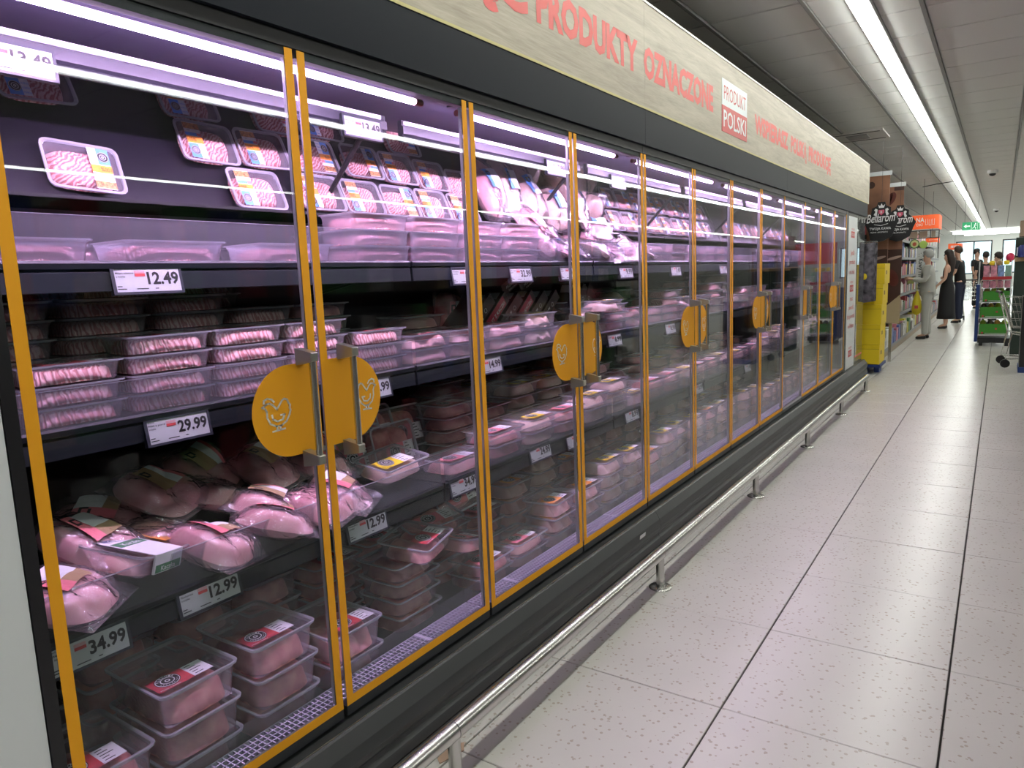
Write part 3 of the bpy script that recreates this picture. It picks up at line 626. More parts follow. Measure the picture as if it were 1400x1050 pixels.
# bottom deck
st('D', 0, [.115, .335, .58, .83], [2, 3, 3, 2], 'DP', .03); st('D', 1, [.10, .33, .57, .81], [2, 4, 4, 3], 'DP', -.03)
st('D', 0, [1.20], [4], 'DM', -.06); st('D', 1, [1.06, 1.31], [4, 4], 'DM', -.07); st('D', 1, [1.56, 1.80], [4, 4], 'RD')
st('D', 0, [1.60, 1.86], [2, 2], ['RD', 'FL'], -.02); st('D', 0, [2.11, 2.36, 2.61, 2.86, 3.11, 3.34], [2, 3, 4, 4, 3, 4], ['CO', 'CO', 'CH', 'CH', 'CO', 'CH']); st('D', 1, [2.06, 2.31, 2.57, 2.82, 3.07, 3.32], [4, 5, 4, 5, 5, 5], ['CO', 'CH'])
R2 = random.Random(3)
for s, rows in (('U', 1), ('M', 2), ('L', 2), ('D', 2)):     # distant doors
    for row in range(rows):
        y = 3.58
        while y < 7.9:
            ks = {'U': ['LG', 'FL'], 'M': ['RD', 'MN', 'CH'], 'L': ['CH', 'FG', 'RD'], 'D': ['CH', 'CO', 'CH']}[s]
            n = {'U': R2.choice([2, 2, 1]), 'M': R2.choice([2, 3, 2, 4]), 'L': R2.choice([2, 3, 2]), 'D': R2.choice([3, 4, 4])}[s] + (1 if row else 0)
            if y > 5.6 : n = min(n, 3)
            if y > 5.6 and row: y += .27; continue
            k = R2.choice(ks); ST.append((s, row, y, n, k, R2.uniform(-.03, .02), R2.uniform(-.06, .06))); y += KIND[k][0] + R2.choice([.02, .02, .05])
cnt = {}
ST.sort(key=lambda q: (q[0], q[1], q[2]))
for s, row, y, n, k, xs, rz in ST:
    wy, dx, h = KIND[k][:3]; xf = XF[s] + xs - row * (dx + .022 if row < 2 else dx * 1.1); xc = xf - dx / 2
    d = seen_door(xf, y); cnt[(s, row, d)] = cnt.get((s, row, d), 0) + 1; ci = cnt[(s, row, d)]
    rnd = random.Random(int(y * 1000) + row * 7)
    for t in range(n):
        j = (t / max(1, n)) * .5 + .5
        M = T(xc + rnd.uniform(-.006, .006) * j - .0, y + rnd.uniform(-.004, .004) * j, ZS[s] + t * (h + .0008), 0, 0, rz + rnd.uniform(-.025, .025) * j)
        far = y > 3.4 or row == 2
        tw = 'single tray,' if n == 1 else ('top of' if t == n - 1 else 'bottom of' if t == 0 else ['', 'second up in', 'third up in', 'fourth up in', 'fifth up in', 'sixth up in'][t])
        base = KIND[k][7].split(' with')[0].split(',')[0]; rw = ['front', 'back', 'rearmost'][row]
        lab = '%s, %s %s %s stack, %s shelf, %s door' % (base, 'alone,' if n == 1 else tw, ordn[ci - 1], rw, SN[s], ordn[d])
        grp = 'trays on the %s shelf behind the %s door' % (SN[s], ordn[d])
        put(k, rnd.randrange(3), M, lab, grp, far)
# ------------------------------------------------ tilted single trays
put('FG', 1, T(-.335, 1.24, .752, .04, .16, .06), 'clear chicken tray with yellow label standing proud on the lower shelf', None)
put('DM', 0, T(-.24, 1.24, .482, .03, .10, .28), 'turned tray with black round logo lying atop the bottom stack, second door')
put('RD', 1, T(-.26, 1.50, .40, -.25, .06, .2), 'tilted clear tray of fillets leaning beside the stack, second door bottom')
put('RD', 2, T(-.32, 1.40, .50, .10, .18, -.3), 'clear tray with pink label resting on top of the bottom heap, second door')
put('FL', 0, T(-.40, 1.62, .56, .2, 1.1, .1), 'clear fillet tray standing nearly upright under the 34.99 tag')
put('CO', 1, T(-.22, 2.11, .3755, 0, 0, .1), 'tray of light chicken cuts with orange label in front, third door bottom')
put('FG', 2, T(-.29, 2.78, 1.2265, 0, 0, .06), 'tray with yellow label topmost near the fourth door sticker')
# kitchen style tray with green printed sleeve, first door lower shelf
gk = ob('sleeved_tray', kind_meshes('FL', 0)[0], None, T(-.275, .315, .762, -.18, .17, .45)); tag(gk, 'milky tray with green and white paper sleeve on the lower shelf', 'meat tray')
ob('meat', kind_meshes('FL', 0)[1], gk); ob('lid_film', kind_meshes('FL', 0)[2], gk)
sv = MB(); wx = .0885
sv.box(-wx, wx, -.085, .02, .052, .0535, 0); sv.box(wx - .004, wx + .001, -.085, .02, .008, .053, 0)
sv.box(-.03, .0, -.08, .015, .0537, .0540, 1); sv.box(wx, wx + .0016, -.08, .015, .010, .028, 1); put_text(sv, 'Kaczka', (-.004, -.06, .0545), Yv, Vector((-1, 0, 0)), .017, .06, 2, .01); put_text(sv, 'Kaczka', (wx + .002, -.06, .013), Yv, Zv, .011, .055, 2, .01)
sv.box(-.07, -.05, -.07, -.045, .0537, .0541, 3)
tag(sv.build('paper_sleeve', [whitep, greenp, whitep, mat('navy_print', (.05, .05, .2), .5)], gk), 'white sleeve with green band')
MB().box(-.045, .03, .04, .10, .0535, .0542).build('price_sticker', orangep, gk)['label'] = 'orange sticker'
# ------------------------------------------------ poultry bags
def bag_meshes(key, L_, W_, H_, seed, mm, style='breast', label='pink'):
    if key in CACHE: return CACHE[key]
    rnd = random.Random(seed)
    bl = [(rnd.uniform(-.18, .18) * L_, (-.5 + (k + .5) / 3) * W_ * .7, L_ * rnd.uniform(.34, .44), W_ * rnd.uniform(.26, .36), H_ * rnd.uniform(.8, 1), rnd.uniform(-.5, .5)) for k in range(3)]
    def body(x, y, m_, grow=0):
        z = H_ * .55 * (1 - m_ ** 2.2) ** .6
        for cx, cy, ra, rb, hh, a in bl:
            u, v = x - cx, y - cy; p, q = u * math.cos(a) + v * math.sin(a), -u * math.sin(a) + v * math.cos(a); d = (p / (ra + grow)) ** 2 + (q / (rb + grow)) ** 2
            if d < 1: z = max(z, (hh + grow) * math.sqrt(1 - d) ** .7)
        return z
    def two(mb, fn, W2, L2, nx, ny, mi):
        for sgn in (1, -.55):
            vs = []; fs = []
            for i in range(nx + 1):
                for j in range(ny + 1):
                    a, b = i / nx * 2 - 1, j / ny * 2 - 1; m_ = max(abs(a), abs(b)); k = (abs(a) ** 3 + abs(b) ** 3) ** (1 / 3) or 1
                    x, y = a * L2 / 2 * m_ / k, b * W2 / 2 * m_ / k
                    if mi == 9: x, y = a * L2 / 2 * (.9 + .1 * m_ ** 3), b * W2 / 2 * (.88 + .12 * m_ ** 3)
                    vs.append((x, y, sgn * (fn(x, y, m_) if m_ < .999 else .0) + H_ * .42))
            for i in range(nx):
                for j in range(ny): a = i * (ny + 1) + j; fs.append((a, a + 1, a + ny + 2, a + ny + 1))
            mb.add(vs, fs, 0, None, True)
    ins = MB(); two(ins, lambda x, y, m_: body(x, y, m_) + .004 * noise.noise((x * 30, y * 30, seed)), W_, L_, 22, 20, 0)
    skin = MB(); two(skin, lambda x, y, m_: (body(x * .93, y * .93, min(m_, .97), .004) + .003 + .006 * abs(noise.noise((x * 34 + 9, y * 34, seed))) + .007 * (.35 - abs(noise.noise((x * 75, y * 75, seed))))) * (1 - m_ ** 14), W_ * 1.12, L_ * 1.14, 38, 38, 9)
    lb = MB(); nx, ny = 14, 14; lx, ly = .100, .088; ox, oy = -.01, .0
    mats_grid = {}
    vs = []; fs = []
    zc = lambda x, y: body(x * .93, y * .93, min(.9, max(abs(x) / L_ * 2, abs(y) / W_ * 2)), .004) + .0105 + H_ * .42
    for i in range(nx + 1):
        for j in range(ny + 1): x = ox + (i / nx - .5) * lx; y = oy + (j / ny - .5) * ly; vs.append((x, y, zc(x, y)))
    for i in range(nx):
        for j in range(ny):
            a = i * (ny + 1) + j
            if label == 'pink': mi = 0 if j < 5 else 1 if i < 9 else 8
            elif label == 'kraft': mi = 8 if j < 8 else 0 if j > 11 else 1
            else: mi = 7 if j < 4 else 1
            if (i - 3.4) ** 2 + (j - 2.3) ** 2 < 5.4 and (i - 3.4) ** 2 + (j - 2.3) ** 2 > 1.2: mi = 3
            lb.add([vs[q] for q in (a, a + 1, a + ny + 2, a + ny + 1)], [(0, 1, 2, 3)], mi)
    CACHE[key] = (skin.mesh('film_bag', [bag_m]), ins.mesh('meat', [mm]), lb.mesh('label', LMATS)); return CACHE[key]
def bag(key, dims, seed, mm, M, label, group=None, lc='pink', has_label=True):
    a, b, c = bag_meshes((key, seed, lc), *dims, seed, mm, label=lc)
    o = ob('poultry_bag', a, None, M); tag(o, label, 'meat bag', group); ob('meat', b, o)
    if has_label: ob('label', c, o)
    return o
pale = meat_mat('turkey_breast', (.66, .24, .27), (.88, .50, .50), 9)
BG = 'vacuum bags of turkey on the lower shelf'
DB = (.21, .165, .052)
for x, y, z, rx, ry, rz, sd, lc, lb in (
    (-.36, .235, .80, .0, .45, .5, 1, 'pink', 'plump turkey bag with pink and kraft label, leftmost in the heap'),
    (-.50, .33, .80, .3, .3, .9, 2, 'pink', 'turkey bag half hidden behind the leftmost bag, lower shelf'),
    (-.46, .47, .845, .12, .42, .5, 3, 'kraft', 'high turkey bag with brown and white label in the heap'),
    (-.36, .42, .745, .1, .30, 1.1, 4, 'pink', 'dark turkey drum bag in the middle of the heap, unlabelled side'),
    (-.25, .475, .735, -.15, .38, .35, 5, 'pink', 'front turkey bag with pink logo label near the shelf edge'),
    (-.44, .60, .80, .0, .3, 1.2, 6, 'pink', 'long turkey bag lying across the centre of the heap'),
    (-.55, .66, .855, .2, .5, .4, 7, 'kraft', 'turkey bag with kraft label at the top back of the heap'),
    (-.31, .70, .755, -.1, .28, .75, 8, 'kraft', 'wide turkey bag with large beige label right of the front bag'),
    (-.47, .82, .83, .1, .4, .3, 9, 'kraft', 'turkey bag with kraft label just left of the round sticker'),
    (-.24, .12, .735, .1, .2, .6, 10, 'pink', 'turkey bag cut off by the left door border, lower shelf'),
    (-.27, .93, .735, .05, .25, .5, 11, 'pink', 'pale turkey bag at the shelf edge between the first two doors'),
    (-.235, .665, .735, -.1, .30, .9, 16, 'pink', 'pale turkey bag pressed against the clear riser right of the front bag'),
    (-.245, .83, .74, .1, .25, .3, 17, 'pink', 'pale unlabelled turkey bag at the riser below the round sticker'),
    (-.42, .99, .80, .0, .35, .4, 12, 'pink', 'turkey bag with pink label behind the second door, lower shelf'),
    (-.58, .98, .85, .2, .5, .9, 13, 'pink', 'turkey bag at the back below the right round sticker'),
    (-.55, 1.14, .80, .0, .6, .2, 14, 'pink', 'reddish turkey bag leaning beside the standing trays')):
    bag('breast', DB, sd, pale if sd != 4 else darkm_m, T(x, y, z, rx, ry, rz), lb, BG, lc, sd not in (4, 6, 17))
# standing tray packs on the lower shelf, second door
for q, (x, y, z, ry, rz, lb) in enumerate(((-.47, 1.36, .80, 1.35, .05, 'upright clear tray with tall pink label and black logo, second door'), (-.52, 1.24, .80, 1.3, .0, 'upright tray peeking out left of the pink-labelled one'), (-.60, 1.55, .82, 1.25, -.1, 'upright tray leaning at the back, right of the pink-labelled one'), (-.62, 1.40, .84, 1.25, .0, 'upright tray hidden behind the pink-labelled one'))):
    put('RD', q, T(x, y, z + .0, 0, ry, rz), lb)
# ------------------------------------------------ packs leaning on the slanted top shelf
def stand_meshes(v):
    key = ('stand', v)
    if key in CACHE: return CACHE[key]
    wy, dx, h = .185, .135, .034
    a = MB(); shell_mesh(a, wy, dx, h, 5, 0, 1, .02); b = MB()
    hfield(b, wy - .034, dx - .03, lambda x, y, m_: h * .86 * (1 - m_ ** 8) + .0016 * math.sin((y + .004 * math.sin(x * 60 + v)) * 2 * PI / .0105) + .001 * noise.noise((x * 60, y * 60, v)), 14, 48, 0)
    c = MB(); film_mesh(c, wy, dx, h)
    d = MB(); z = h + .0002; y0, y1 = -.066, -.016; R = lambda xa, xb, zz, mi, ya=y0, yb=y1: d.add([(xa, ya, zz), (xb, ya, zz), (xb, yb, zz), (xa, yb, zz)], [(0, 1, 2, 3)], mi)
    R(-.058, .058, z, 1); R(.012, .058, z + .0003, 7); R(.012, .058, z + .0005, 1, -.036, y1); R(-.012, .010, z + .0003, 4); R(-.024, -.014, z + .0003, 7, y0, -.03); R(-.024, -.014, z + .0003, 0, -.03, y1); R(-.056, -.036, z + .0003, 9)
    put_text(d, '100%', (.004, -.064, z + .0006), Yv, Vector((-1, 0, 0)), .011, .026, 3, .012); put_text(d, 'indyk', (-.030, -.060, z + .0005), Yv, Vector((-1, 0, 0)), .004, None, 3)
    logo(d, (.034, -.050), .0145, z + .0007, False)
    for k in range(3): put_text(d, 'mięso', (.052 - k * .013, -.034, z + .0008), Yv, Vector((-1, 0, 0)), .007, .017, 7)
    CACHE[key] = (a.mesh('tray', [tray_m, rim_m]), b.mesh('meat', [mince_m]), c.mesh('lid_film', [film_m]), d.mesh('label', LMATS + [mat('food_photo', (.45, .22, .07), .5, var=.7, bscale=120)])); return CACHE[key]
def standing(y, z, flip_, label, rot=0, grp='mince packs leaning on the slanted top shelf', x=None):
    # surface of the slanted back: x = -.50 - (z-1.64)*.457
    a, b, c, d = stand_meshes(random.randrange(3)); lean = .43
    sx = -.492 - (z - 1.64) * .457 if x is None else x
    M = T(sx, y, z) @ Matrix.Rotation(PI / 2 - lean, 4, 'Y') @ Matrix.Rotation(rot + (PI if flip_ else 0), 4, 'Z')
    o = ob('mince_pack', a, None, M); tag(o, label, 'meat pack', grp); ob('meat', b, o); ob('lid_film', c, o); ob('label', d, o)
for y, z, fl, rot, lb in (
    (.405, 1.705, 1, -.06, 'mince pack with upside-down label, alone at lower left of the top shelf'),
    (.355, 1.925, 0, .05, 'mince pack half hidden behind the left 13.49 tag'),
    (.79, 1.82, 0, -.02, 'left one of the two side-by-side mince packs, first door'),
    (.985, 1.825, 0, .02, 'right one of the two side-by-side mince packs, first door'),
    (.905, 1.690, 0, .0, 'lower mince pack standing on the ledge below the side-by-side pair'),
    (.775, 1.95, 0, .03, 'mince pack above the left pack of the pair, first door'),
    (1.20, 1.83, 1, 0, 'mince pack just right of the first pair of door borders'),
    (1.42, 1.835, 1, 0, 'mince pack behind the slanted black arm, second door'),
    (1.61, 1.83, 0, 0, 'upper row mince pack right of the black arm, second door'),
    (1.80, 1.82, 0, 0, 'upper row mince pack, second from the right, second door'),
    (1.99, 1.80, 1, 0, 'upper row mince pack at the right end of the second door'),
    (1.16, 1.70, 0, 0, 'lower row mince pack hidden mostly behind the ochre borders'),
    (1.35, 1.698, 0, 0, 'lower row mince pack first on the ledge, second door'),
    (1.545, 1.695, 1, 0, 'lower row mince pack with label on its right, second door'),
    (1.735, 1.695, 0, 0, 'lower row mince pack with white barcode side, second door'),
    (1.93, 1.69, 0, 0, 'lower row mince pack at the right end, second door'),
    (1.28, 1.96, 0, 0, 'topmost mince pack under the price rail, second door left'),
    (1.70, 1.955, 1, 0, 'topmost mince pack under the price rail, second door right'),
    (1.09, 1.95, 1, 0, 'topmost mince pack behind the first border pair')):
    standing(y, z, fl, lb, rot)
for k in range(9): standing(3.40 + k * .20, 1.71, k % 2, 'mince pack, %s along the lower leaning row, middle doors' % ordn[k], 0, 'packs leaning on the top shelf, middle doors')
for k in range(9): standing(3.44 + k * .20, 1.85, k % 2, 'mince pack, %s along the upper leaning row, middle doors' % ordn[k], 0, 'packs leaning on the top shelf, middle doors')
for k in range(8): standing(5.6 + k * .27, 1.74, k % 2, 'small pack, %s along the top shelf behind the last doors' % ordn[k], 0, 'packs leaning on the top shelf, last doors')
# bagged ducks and chickens
LEG = (.30, .15, .055); BIRD = (.24, .19, .075)
for q, (y, z) in enumerate(((2.12, 1.80), (2.27, 1.81), (2.43, 1.80))):
    bag('legs', LEG, 20 + q, skin_m if q else pale, T(-.53, y, z, 0, PI / 2 - .45, .05 * q), 'long bag of turkey %s standing upright on the top shelf, third door' % ['wings, leftmost', 'legs, middle', 'necks, rightmost'][q], 'tall bags at the top of the third door', 'green' if q == 1 else 'blue')
BD = [(-.50, 2.62, 1.72, 30), (-.50, 2.84, 1.73, 31), (-.54, 2.70, 1.86, 32), (-.54, 2.92, 1.87, 33), (-.50, 3.06, 1.72, 34), (-.55, 3.14, 1.86, 35), (-.54, 2.56, 1.87, 36)]
for q, (x, y, z, sd) in enumerate(BD): bag('bird', BIRD, 30 + sd % 3, skin_m, T(x, y, z, .1, 1.0, q * .7), 'wrapped whole chicken, %s in the top shelf pile, third and fourth doors' % ordn[q], 'wrapped birds on the top shelf', 'blue')
U2 = [(-.36, 2.42, 1.50), (-.38, 2.60, 1.50), (-.36, 2.80, 1.50), (-.37, 3.0, 1.50), (-.36, 3.2, 1.50), (-.37, 3.4, 1.50), (-.48, 2.50, 1.56), (-.50, 2.72, 1.57), (-.48, 2.93, 1.57), (-.50, 3.14, 1.56), (-.48, 3.34, 1.56), (-.42, 2.38, 1.60), (-.44, 3.02, 1.63)]
for q, (x, y, z) in enumerate(U2): bag('pieces', (.20, .18, .05), 40 + q % 4, skin_m if q % 3 else pale, T(x, y, z, random.uniform(-.3, .3), random.uniform(.2, .5), random.uniform(-1, 1)), 'bag of pale chicken pieces, %s along the heap on the upper shelf' % ordn[q] if q < 12 else 'bag of pale chicken pieces topping the upper shelf heap', 'bags of chicken pieces on the upper shelf', 'blue', q % 2 == 0)
# red legs in clear bag sliding down at the third door border
bag('legs', LEG, 23, pale, T(-.40, 2.30, 1.60, .2, .9, .3), 'clear bag of red legs sliding down to the upper shelf, third door')
# ------------------------------------------------ brown duck fillet boxes, leaning
brown = mat('dark_brown_card', (.040, .014, .014), .45); mag = mat('magenta_card', (.55, .02, .07), .45)
def duck_box(x, y, z, ang, red, label, sc=1, mir=1):
    l, d, t = .235, .15, .056; b = MB()
    # long axis y, thickness z, depth x ; bevelled carton
    c = .002
    lp = lambda yy, e: [(-d + e, yy, e), (0 - e, yy, e), (0 - e, yy, t - e), (-d + e, yy, t - e)]
    b.ring([lp(0, c), lp(c, 0), lp(l - c, 0), lp(l, c)], 0, cap0=True, cap1=True)
    M = T(x, y, z, ang * mir)
    o = b.build('duck_box', brown, None, M); tag(o, label, 'box', 'leaning duck fillet boxes on the middle shelf')
    f = MB()
    if red: f.box(0, .0006, .03, l - .03, .004, t - .004, 1); put_text(f, 'FILET Z KACZKI', (.0012, .037, .014), Yv, Zv, .016, l - .075, 0, .01)
    else:
        put_text(f, 'ALPENGUT' if 0 else 'PREMIUM', (.001, .035, .022), Yv, Zv, .013, .09, 0, .012); put_text(f, 'kaczka', (.001, .05, .006), Yv, Zv, .011, .07, 0); 
        f.ring([[(.001, .155 + r * math.cos(t_ * PI / 6), .023 + r * math.sin(t_ * PI / 6)) for t_ in range(12)] for r in (.009, .011)], 0)
    f.box(-d + .02, -.03, l - .0005, l + .0006, .010, t - .008, 0); f.box(-.09, -.02, l - .055, l - .012, t, t + .0006, 0)
    f.build('print', [whitep, mag], o)
for q, (x, y, z, red) in enumerate(((-.475, 1.93, 1.155, 0), (-.475, 2.045, 1.160, 1), (-.475, 2.16, 1.155, 0), (-.475, 2.275, 1.160, 1), (-.475, 2.39, 1.155, 0), (-.475, 2.505, 1.155, 0))):
    duck_box(x, y, z, .68, red, '%s duck fillet box of the leaning row, %s' % (['leftmost', 'second', 'third', 'fourth', 'fifth', 'rightmost'][q], 'magenta front' if red else 'dark brown front'))
duck_box(-.50, 2.22, 1.325, .40, 0, 'dark brown duck fillet box lying on top of the leaning row')
duck_box(-.55, 2.45, 1.33, .45, 0, 'second dark box on top of the leaning row')
for q in range(3): duck_box(-.46 , 2.78 + q * .07, 1.14, 1.05, 0, 'steeply leaning box behind the fourth door, %s of three' % ordn[q])
# dark red pack hanging at the back of the third door
bag('breast', DB, 15, darkm_m, T(-.70, 2.02, 1.25, 0, 1.5, 0), 'dark red pack standing at the back left of the duck boxes', None, 'pink')
# ============================================================ guard rail
gr_ = empty('guard_rail', (.193, 4, 0), 'polished steel trolley guard rail along the foot of the cabinets', 'guard rail')
PY = [.88, 2.364, 3.90, 5.36, 6.83, 8.33]; seg = [-.9] + PY[:-1] + [8.385]
for a, b in zip(seg[:-1], seg[1:]): child(MB().tube([(.193, a + .0015, .16), (.193, b - .0015, .16)], .027, 20).build('rail_tube', steel), gr_)
for y in PY:
    p_ = child(MB().tube([(.193, y, .004), (.193, y, .142)], .0185, 16).build('rail_post', steel), gr_)
    child(MB().lathe([(.052, 0), (.052, .004), (.046, .007), (.019, .009)], 24, c=(.193, y, 0)).build('post_flange', steel), p_)
cd = MB(); cd.ring([[(.062, .945, z), (.103, .915, z), (.128, 1.0, z), (.105, 1.03, z), (.078, 1.0, z)] for z in (.001, .0035)], 0, cap0=True, cap1=True)
tag(cd.build('cardboard_scrap', mat('brown_card', (.36, .24, .17), .8)), 'torn brown cardboard scrap on the floor under the rail', 'scrap')
st_ = MB(); st_.box(.0, .06, 0, .001, 0, .015)
tag(MB().box(.0, .0012, 0, .062, 0, .018).build('white_sticker', whitep, None, T(.0705, 2.42, .185, 0, .1)), 'small white sticker on the grey bumper below the fourth door', 'sticker')
# ============================================================ ceiling things
av = empty('ceiling_vent', (-.18, 9.8, CZ), 'square white ceiling air vent above the cabinet end', 'vent')
child(MB().box(-.50, .14, 9.45, 10.12, CZ - .022, CZ - .002).build('vent_plate', mat('vent_white', (.62, .6, .58), .5)), av)
child(MB().box(-.30, -.06, 9.62, 9.95, CZ - .030, CZ - .022).build('vent_grille', mat('vent_grey', (.30, .29, .29), .5)), av)
for y in (9.50, 10.07): child(MB().box(-.46, .10, y - .012, y + .012, CZ - .026, CZ - .022).build('vent_slot', blk), av)
for k, (x, y) in enumerate(((1.185, 15.6), (1.18, 27.5))):
    c = tag(MB().lathe([(.085, .0), (.085, -.05), (.07, -.06)], 20, c=(x, y, CZ)).build('dome_camera', mat('cam_white', (.7, .7, .7), .4)), ['white dome camera on the ceiling above the aisle', 'farther white dome camera near the exit sign'][k], 'camera')
    child(MB().lathe([(.055, -.06), (.05, -.085), (.03, -.10), (.005, -.106)], 16, c=(x, y, CZ)).build('lens_dome', blk), c)
tag(MB().tube([(-.05, 17.2, 3.0), (.2, 17.1, 3.022), (.62, 16.8, 3.025)], .008, 6).build('ceiling_cable', blk), 'thin dark cable under the ceiling above the orange sign', 'cable')
ex = empty('exit_sign', (.82, 18, 2.15), 'green exit sign with white arrow and running figure hanging from the ceiling', 'exit sign')
child(MB().box(.66, .985, 17.97, 18.03, 2.075, 2.245).build('sign_box', mat('exit_green', (.02, .22, .09), .4, emit=(.03, .35, .14), es=.5)), ex)
wr = mat('exit_white', (.8, .85, .8), .4, emit=(.7, .85, .75), es=.6); e_ = MB(); y = 17.965
e_.add([(.685, y, 2.16), (.735, y, 2.20), (.735, y, 2.172), (.80, y, 2.172), (.80, y, 2.148), (.735, y, 2.148), (.735, y, 2.12)], [tuple(range(7))])
e_.box(.822, .828, y, y + .004, 2.085, 2.235); e_.box(.935, .94, y, y + .004, 2.095, 2.225); e_.box(.97, .975, y, y + .004, 2.095, 2.225); e_.box(.935, .975, y, y + .004, 2.22, 2.226)
disc_ = [(.90 + .012 * math.cos(a * PI / 6), y, 2.208 + .012 * math.sin(a * PI / 6)) for a in range(12)]; e_.add(disc_, [tuple(range(12))])
for q in (((.895, 2.19), (.880, 2.145)), ((.880, 2.145), (.905, 2.12)), ((.905, 2.12), (.90, 2.09)), ((.880, 2.145), (.860, 2.115)), ((.860, 2.115), (.838, 2.11)), ((.893, 2.185), (.918, 2.165)), ((.893, 2.185), (.868, 2.175))):
    e_.tube([(q[0][0], y, q[0][1]), (q[1][0], y, q[1][1])], .0055, 5)
child(e_.build('white_symbols', wr), ex)
for x in (.70, .94): child(MB().tube([(x, 18, 2.245), (x, 18, CZ)], .0025, 5).build('hanger', blk), ex)
# ============================================================ yellow boxes on blue pallet
tag(MB().box(-.36, .155, 9.78, 10.34, .09, .125).box(-.36, .0, 9.80, 10.32, .0, .09).box(.06, .12, 9.98, 10.2, .0, .09).build('blue_pallet', mat('pallet_blue', (.008, .03, .16), .5)), 'blue pallet base under the stack of yellow boxes', 'pallet')
yel = mat('yellow_carton', (.78, .56, .008), .5); yb2 = mat('yellow_carton_mark', (.16, .08, .02), .5)
for k, (xa, xb, z) in enumerate(((-.33, .139, .126), (-.33, .142, .386), (-.33, .148, .646), (-.14, .156, .906), (.04, .172, 1.166))):
    b = MB(); b.ring([[(xa + e, 9.80 + e, zz), (xb - e, 9.80 + e, zz), (xb - e, 10.30 - e, zz), (xa + e, 10.30 - e, zz)] for zz, e in ((z, .004), (z + .004, 0), (z + .254, 0), (z + .258, .004))], 0, cap0=True, cap1=True)
    o = tag(b.build('yellow_box', yel), 'yellow cardboard box, %s of the five-high stack' % ['bottom', 'second from below', 'middle', 'fourth from below', 'topmost and narrowest'][k], 'box', 'stacked yellow boxes')
    m = MB(); m.box(xb, xb + .001, 9.93, 10.02, z + .12, z + .17, 0); m.box(xa + .002, xb - .002, 9.7995, 9.80, z + .20, z + .203, 0); m.build('box_print', yb2, o)
tag(MB().ring([[(-.13, 9.80 + e, 0), (.035, 9.80 + e, 0), (.035, 10.0, 0), (-.13, 10.0, 0)] for e in (0,)]).box(-.32, -.145, 9.82, 9.98, .906, 1.05).build('red_pack', mat('orange_red_pack', (.62, .10, .03), .45)), 'orange red packet lying beside the fourth yellow box', 'packet')
# hanging bagged packs on the cabinet end
for k in range(4):
    y = 9.50 + k * .055; mb = MB(); nx = 8; x0, x1, z0, z1 = -.115 + k * .004, .085 + k * .004, .93, 1.66
    vs = []; fs = []
    for sgn in (1, -1):
        o = len(vs)
        for i in range(nx + 1):
            for j in range(13):
                u, v = i / nx, j / 12; th = .020 * math.sin(PI * u) ** .5 * math.sin(PI * v) ** .4 + .004 * noise.noise((u * 6, v * 14, k))
                vs.append((x0 + (x1 - x0) * u, y + sgn * max(.001, th), z0 + (z1 - z0) * v + (.03 * u)))
        for i in range(nx):
            for j in range(12): a = o + i * 13 + j; fs.append((a, a + 1, a + 14, a + 13))
    mb.add(vs, fs, 0, None, True)
    o = tag(mb.build('hanging_pack', mat('grey_textile', (.10, .09, .11), .25, var=.8, bscale=14)), 'grey plastic-wrapped textile pack hanging by the cabinet end, %s from the front' % ordn[k], 'textile pack', 'hanging grey packs at the cabinet end')
    MB().tube([((x0 + x1) / 2, y, z1 - .02), ((x0 + x1) / 2, y, 1.693)], .003, 5).build('hook', steel, o)
    if k == 0: disc_m = MB(); disc_m.add([(-.02 + .032 * math.cos(t * PI / 9), y - .024, 1.27 + .04 * math.sin(t * PI / 9)) for t in range(18)], [tuple(range(18))]); disc_m.build('round_label', yellowp, o)
tag(MB().tube([(-.3, 9.6, 1.70), (.10, 9.6, 1.70)], .008, 8).box(-.32, -.29, 9.42, 9.80, 1.68, 1.72).box(-.02, .0, 9.44, 9.72, 1.688, 1.70).build('hanging_rod', steel), 'steel rod carrying the grey hanging packs', 'rod')
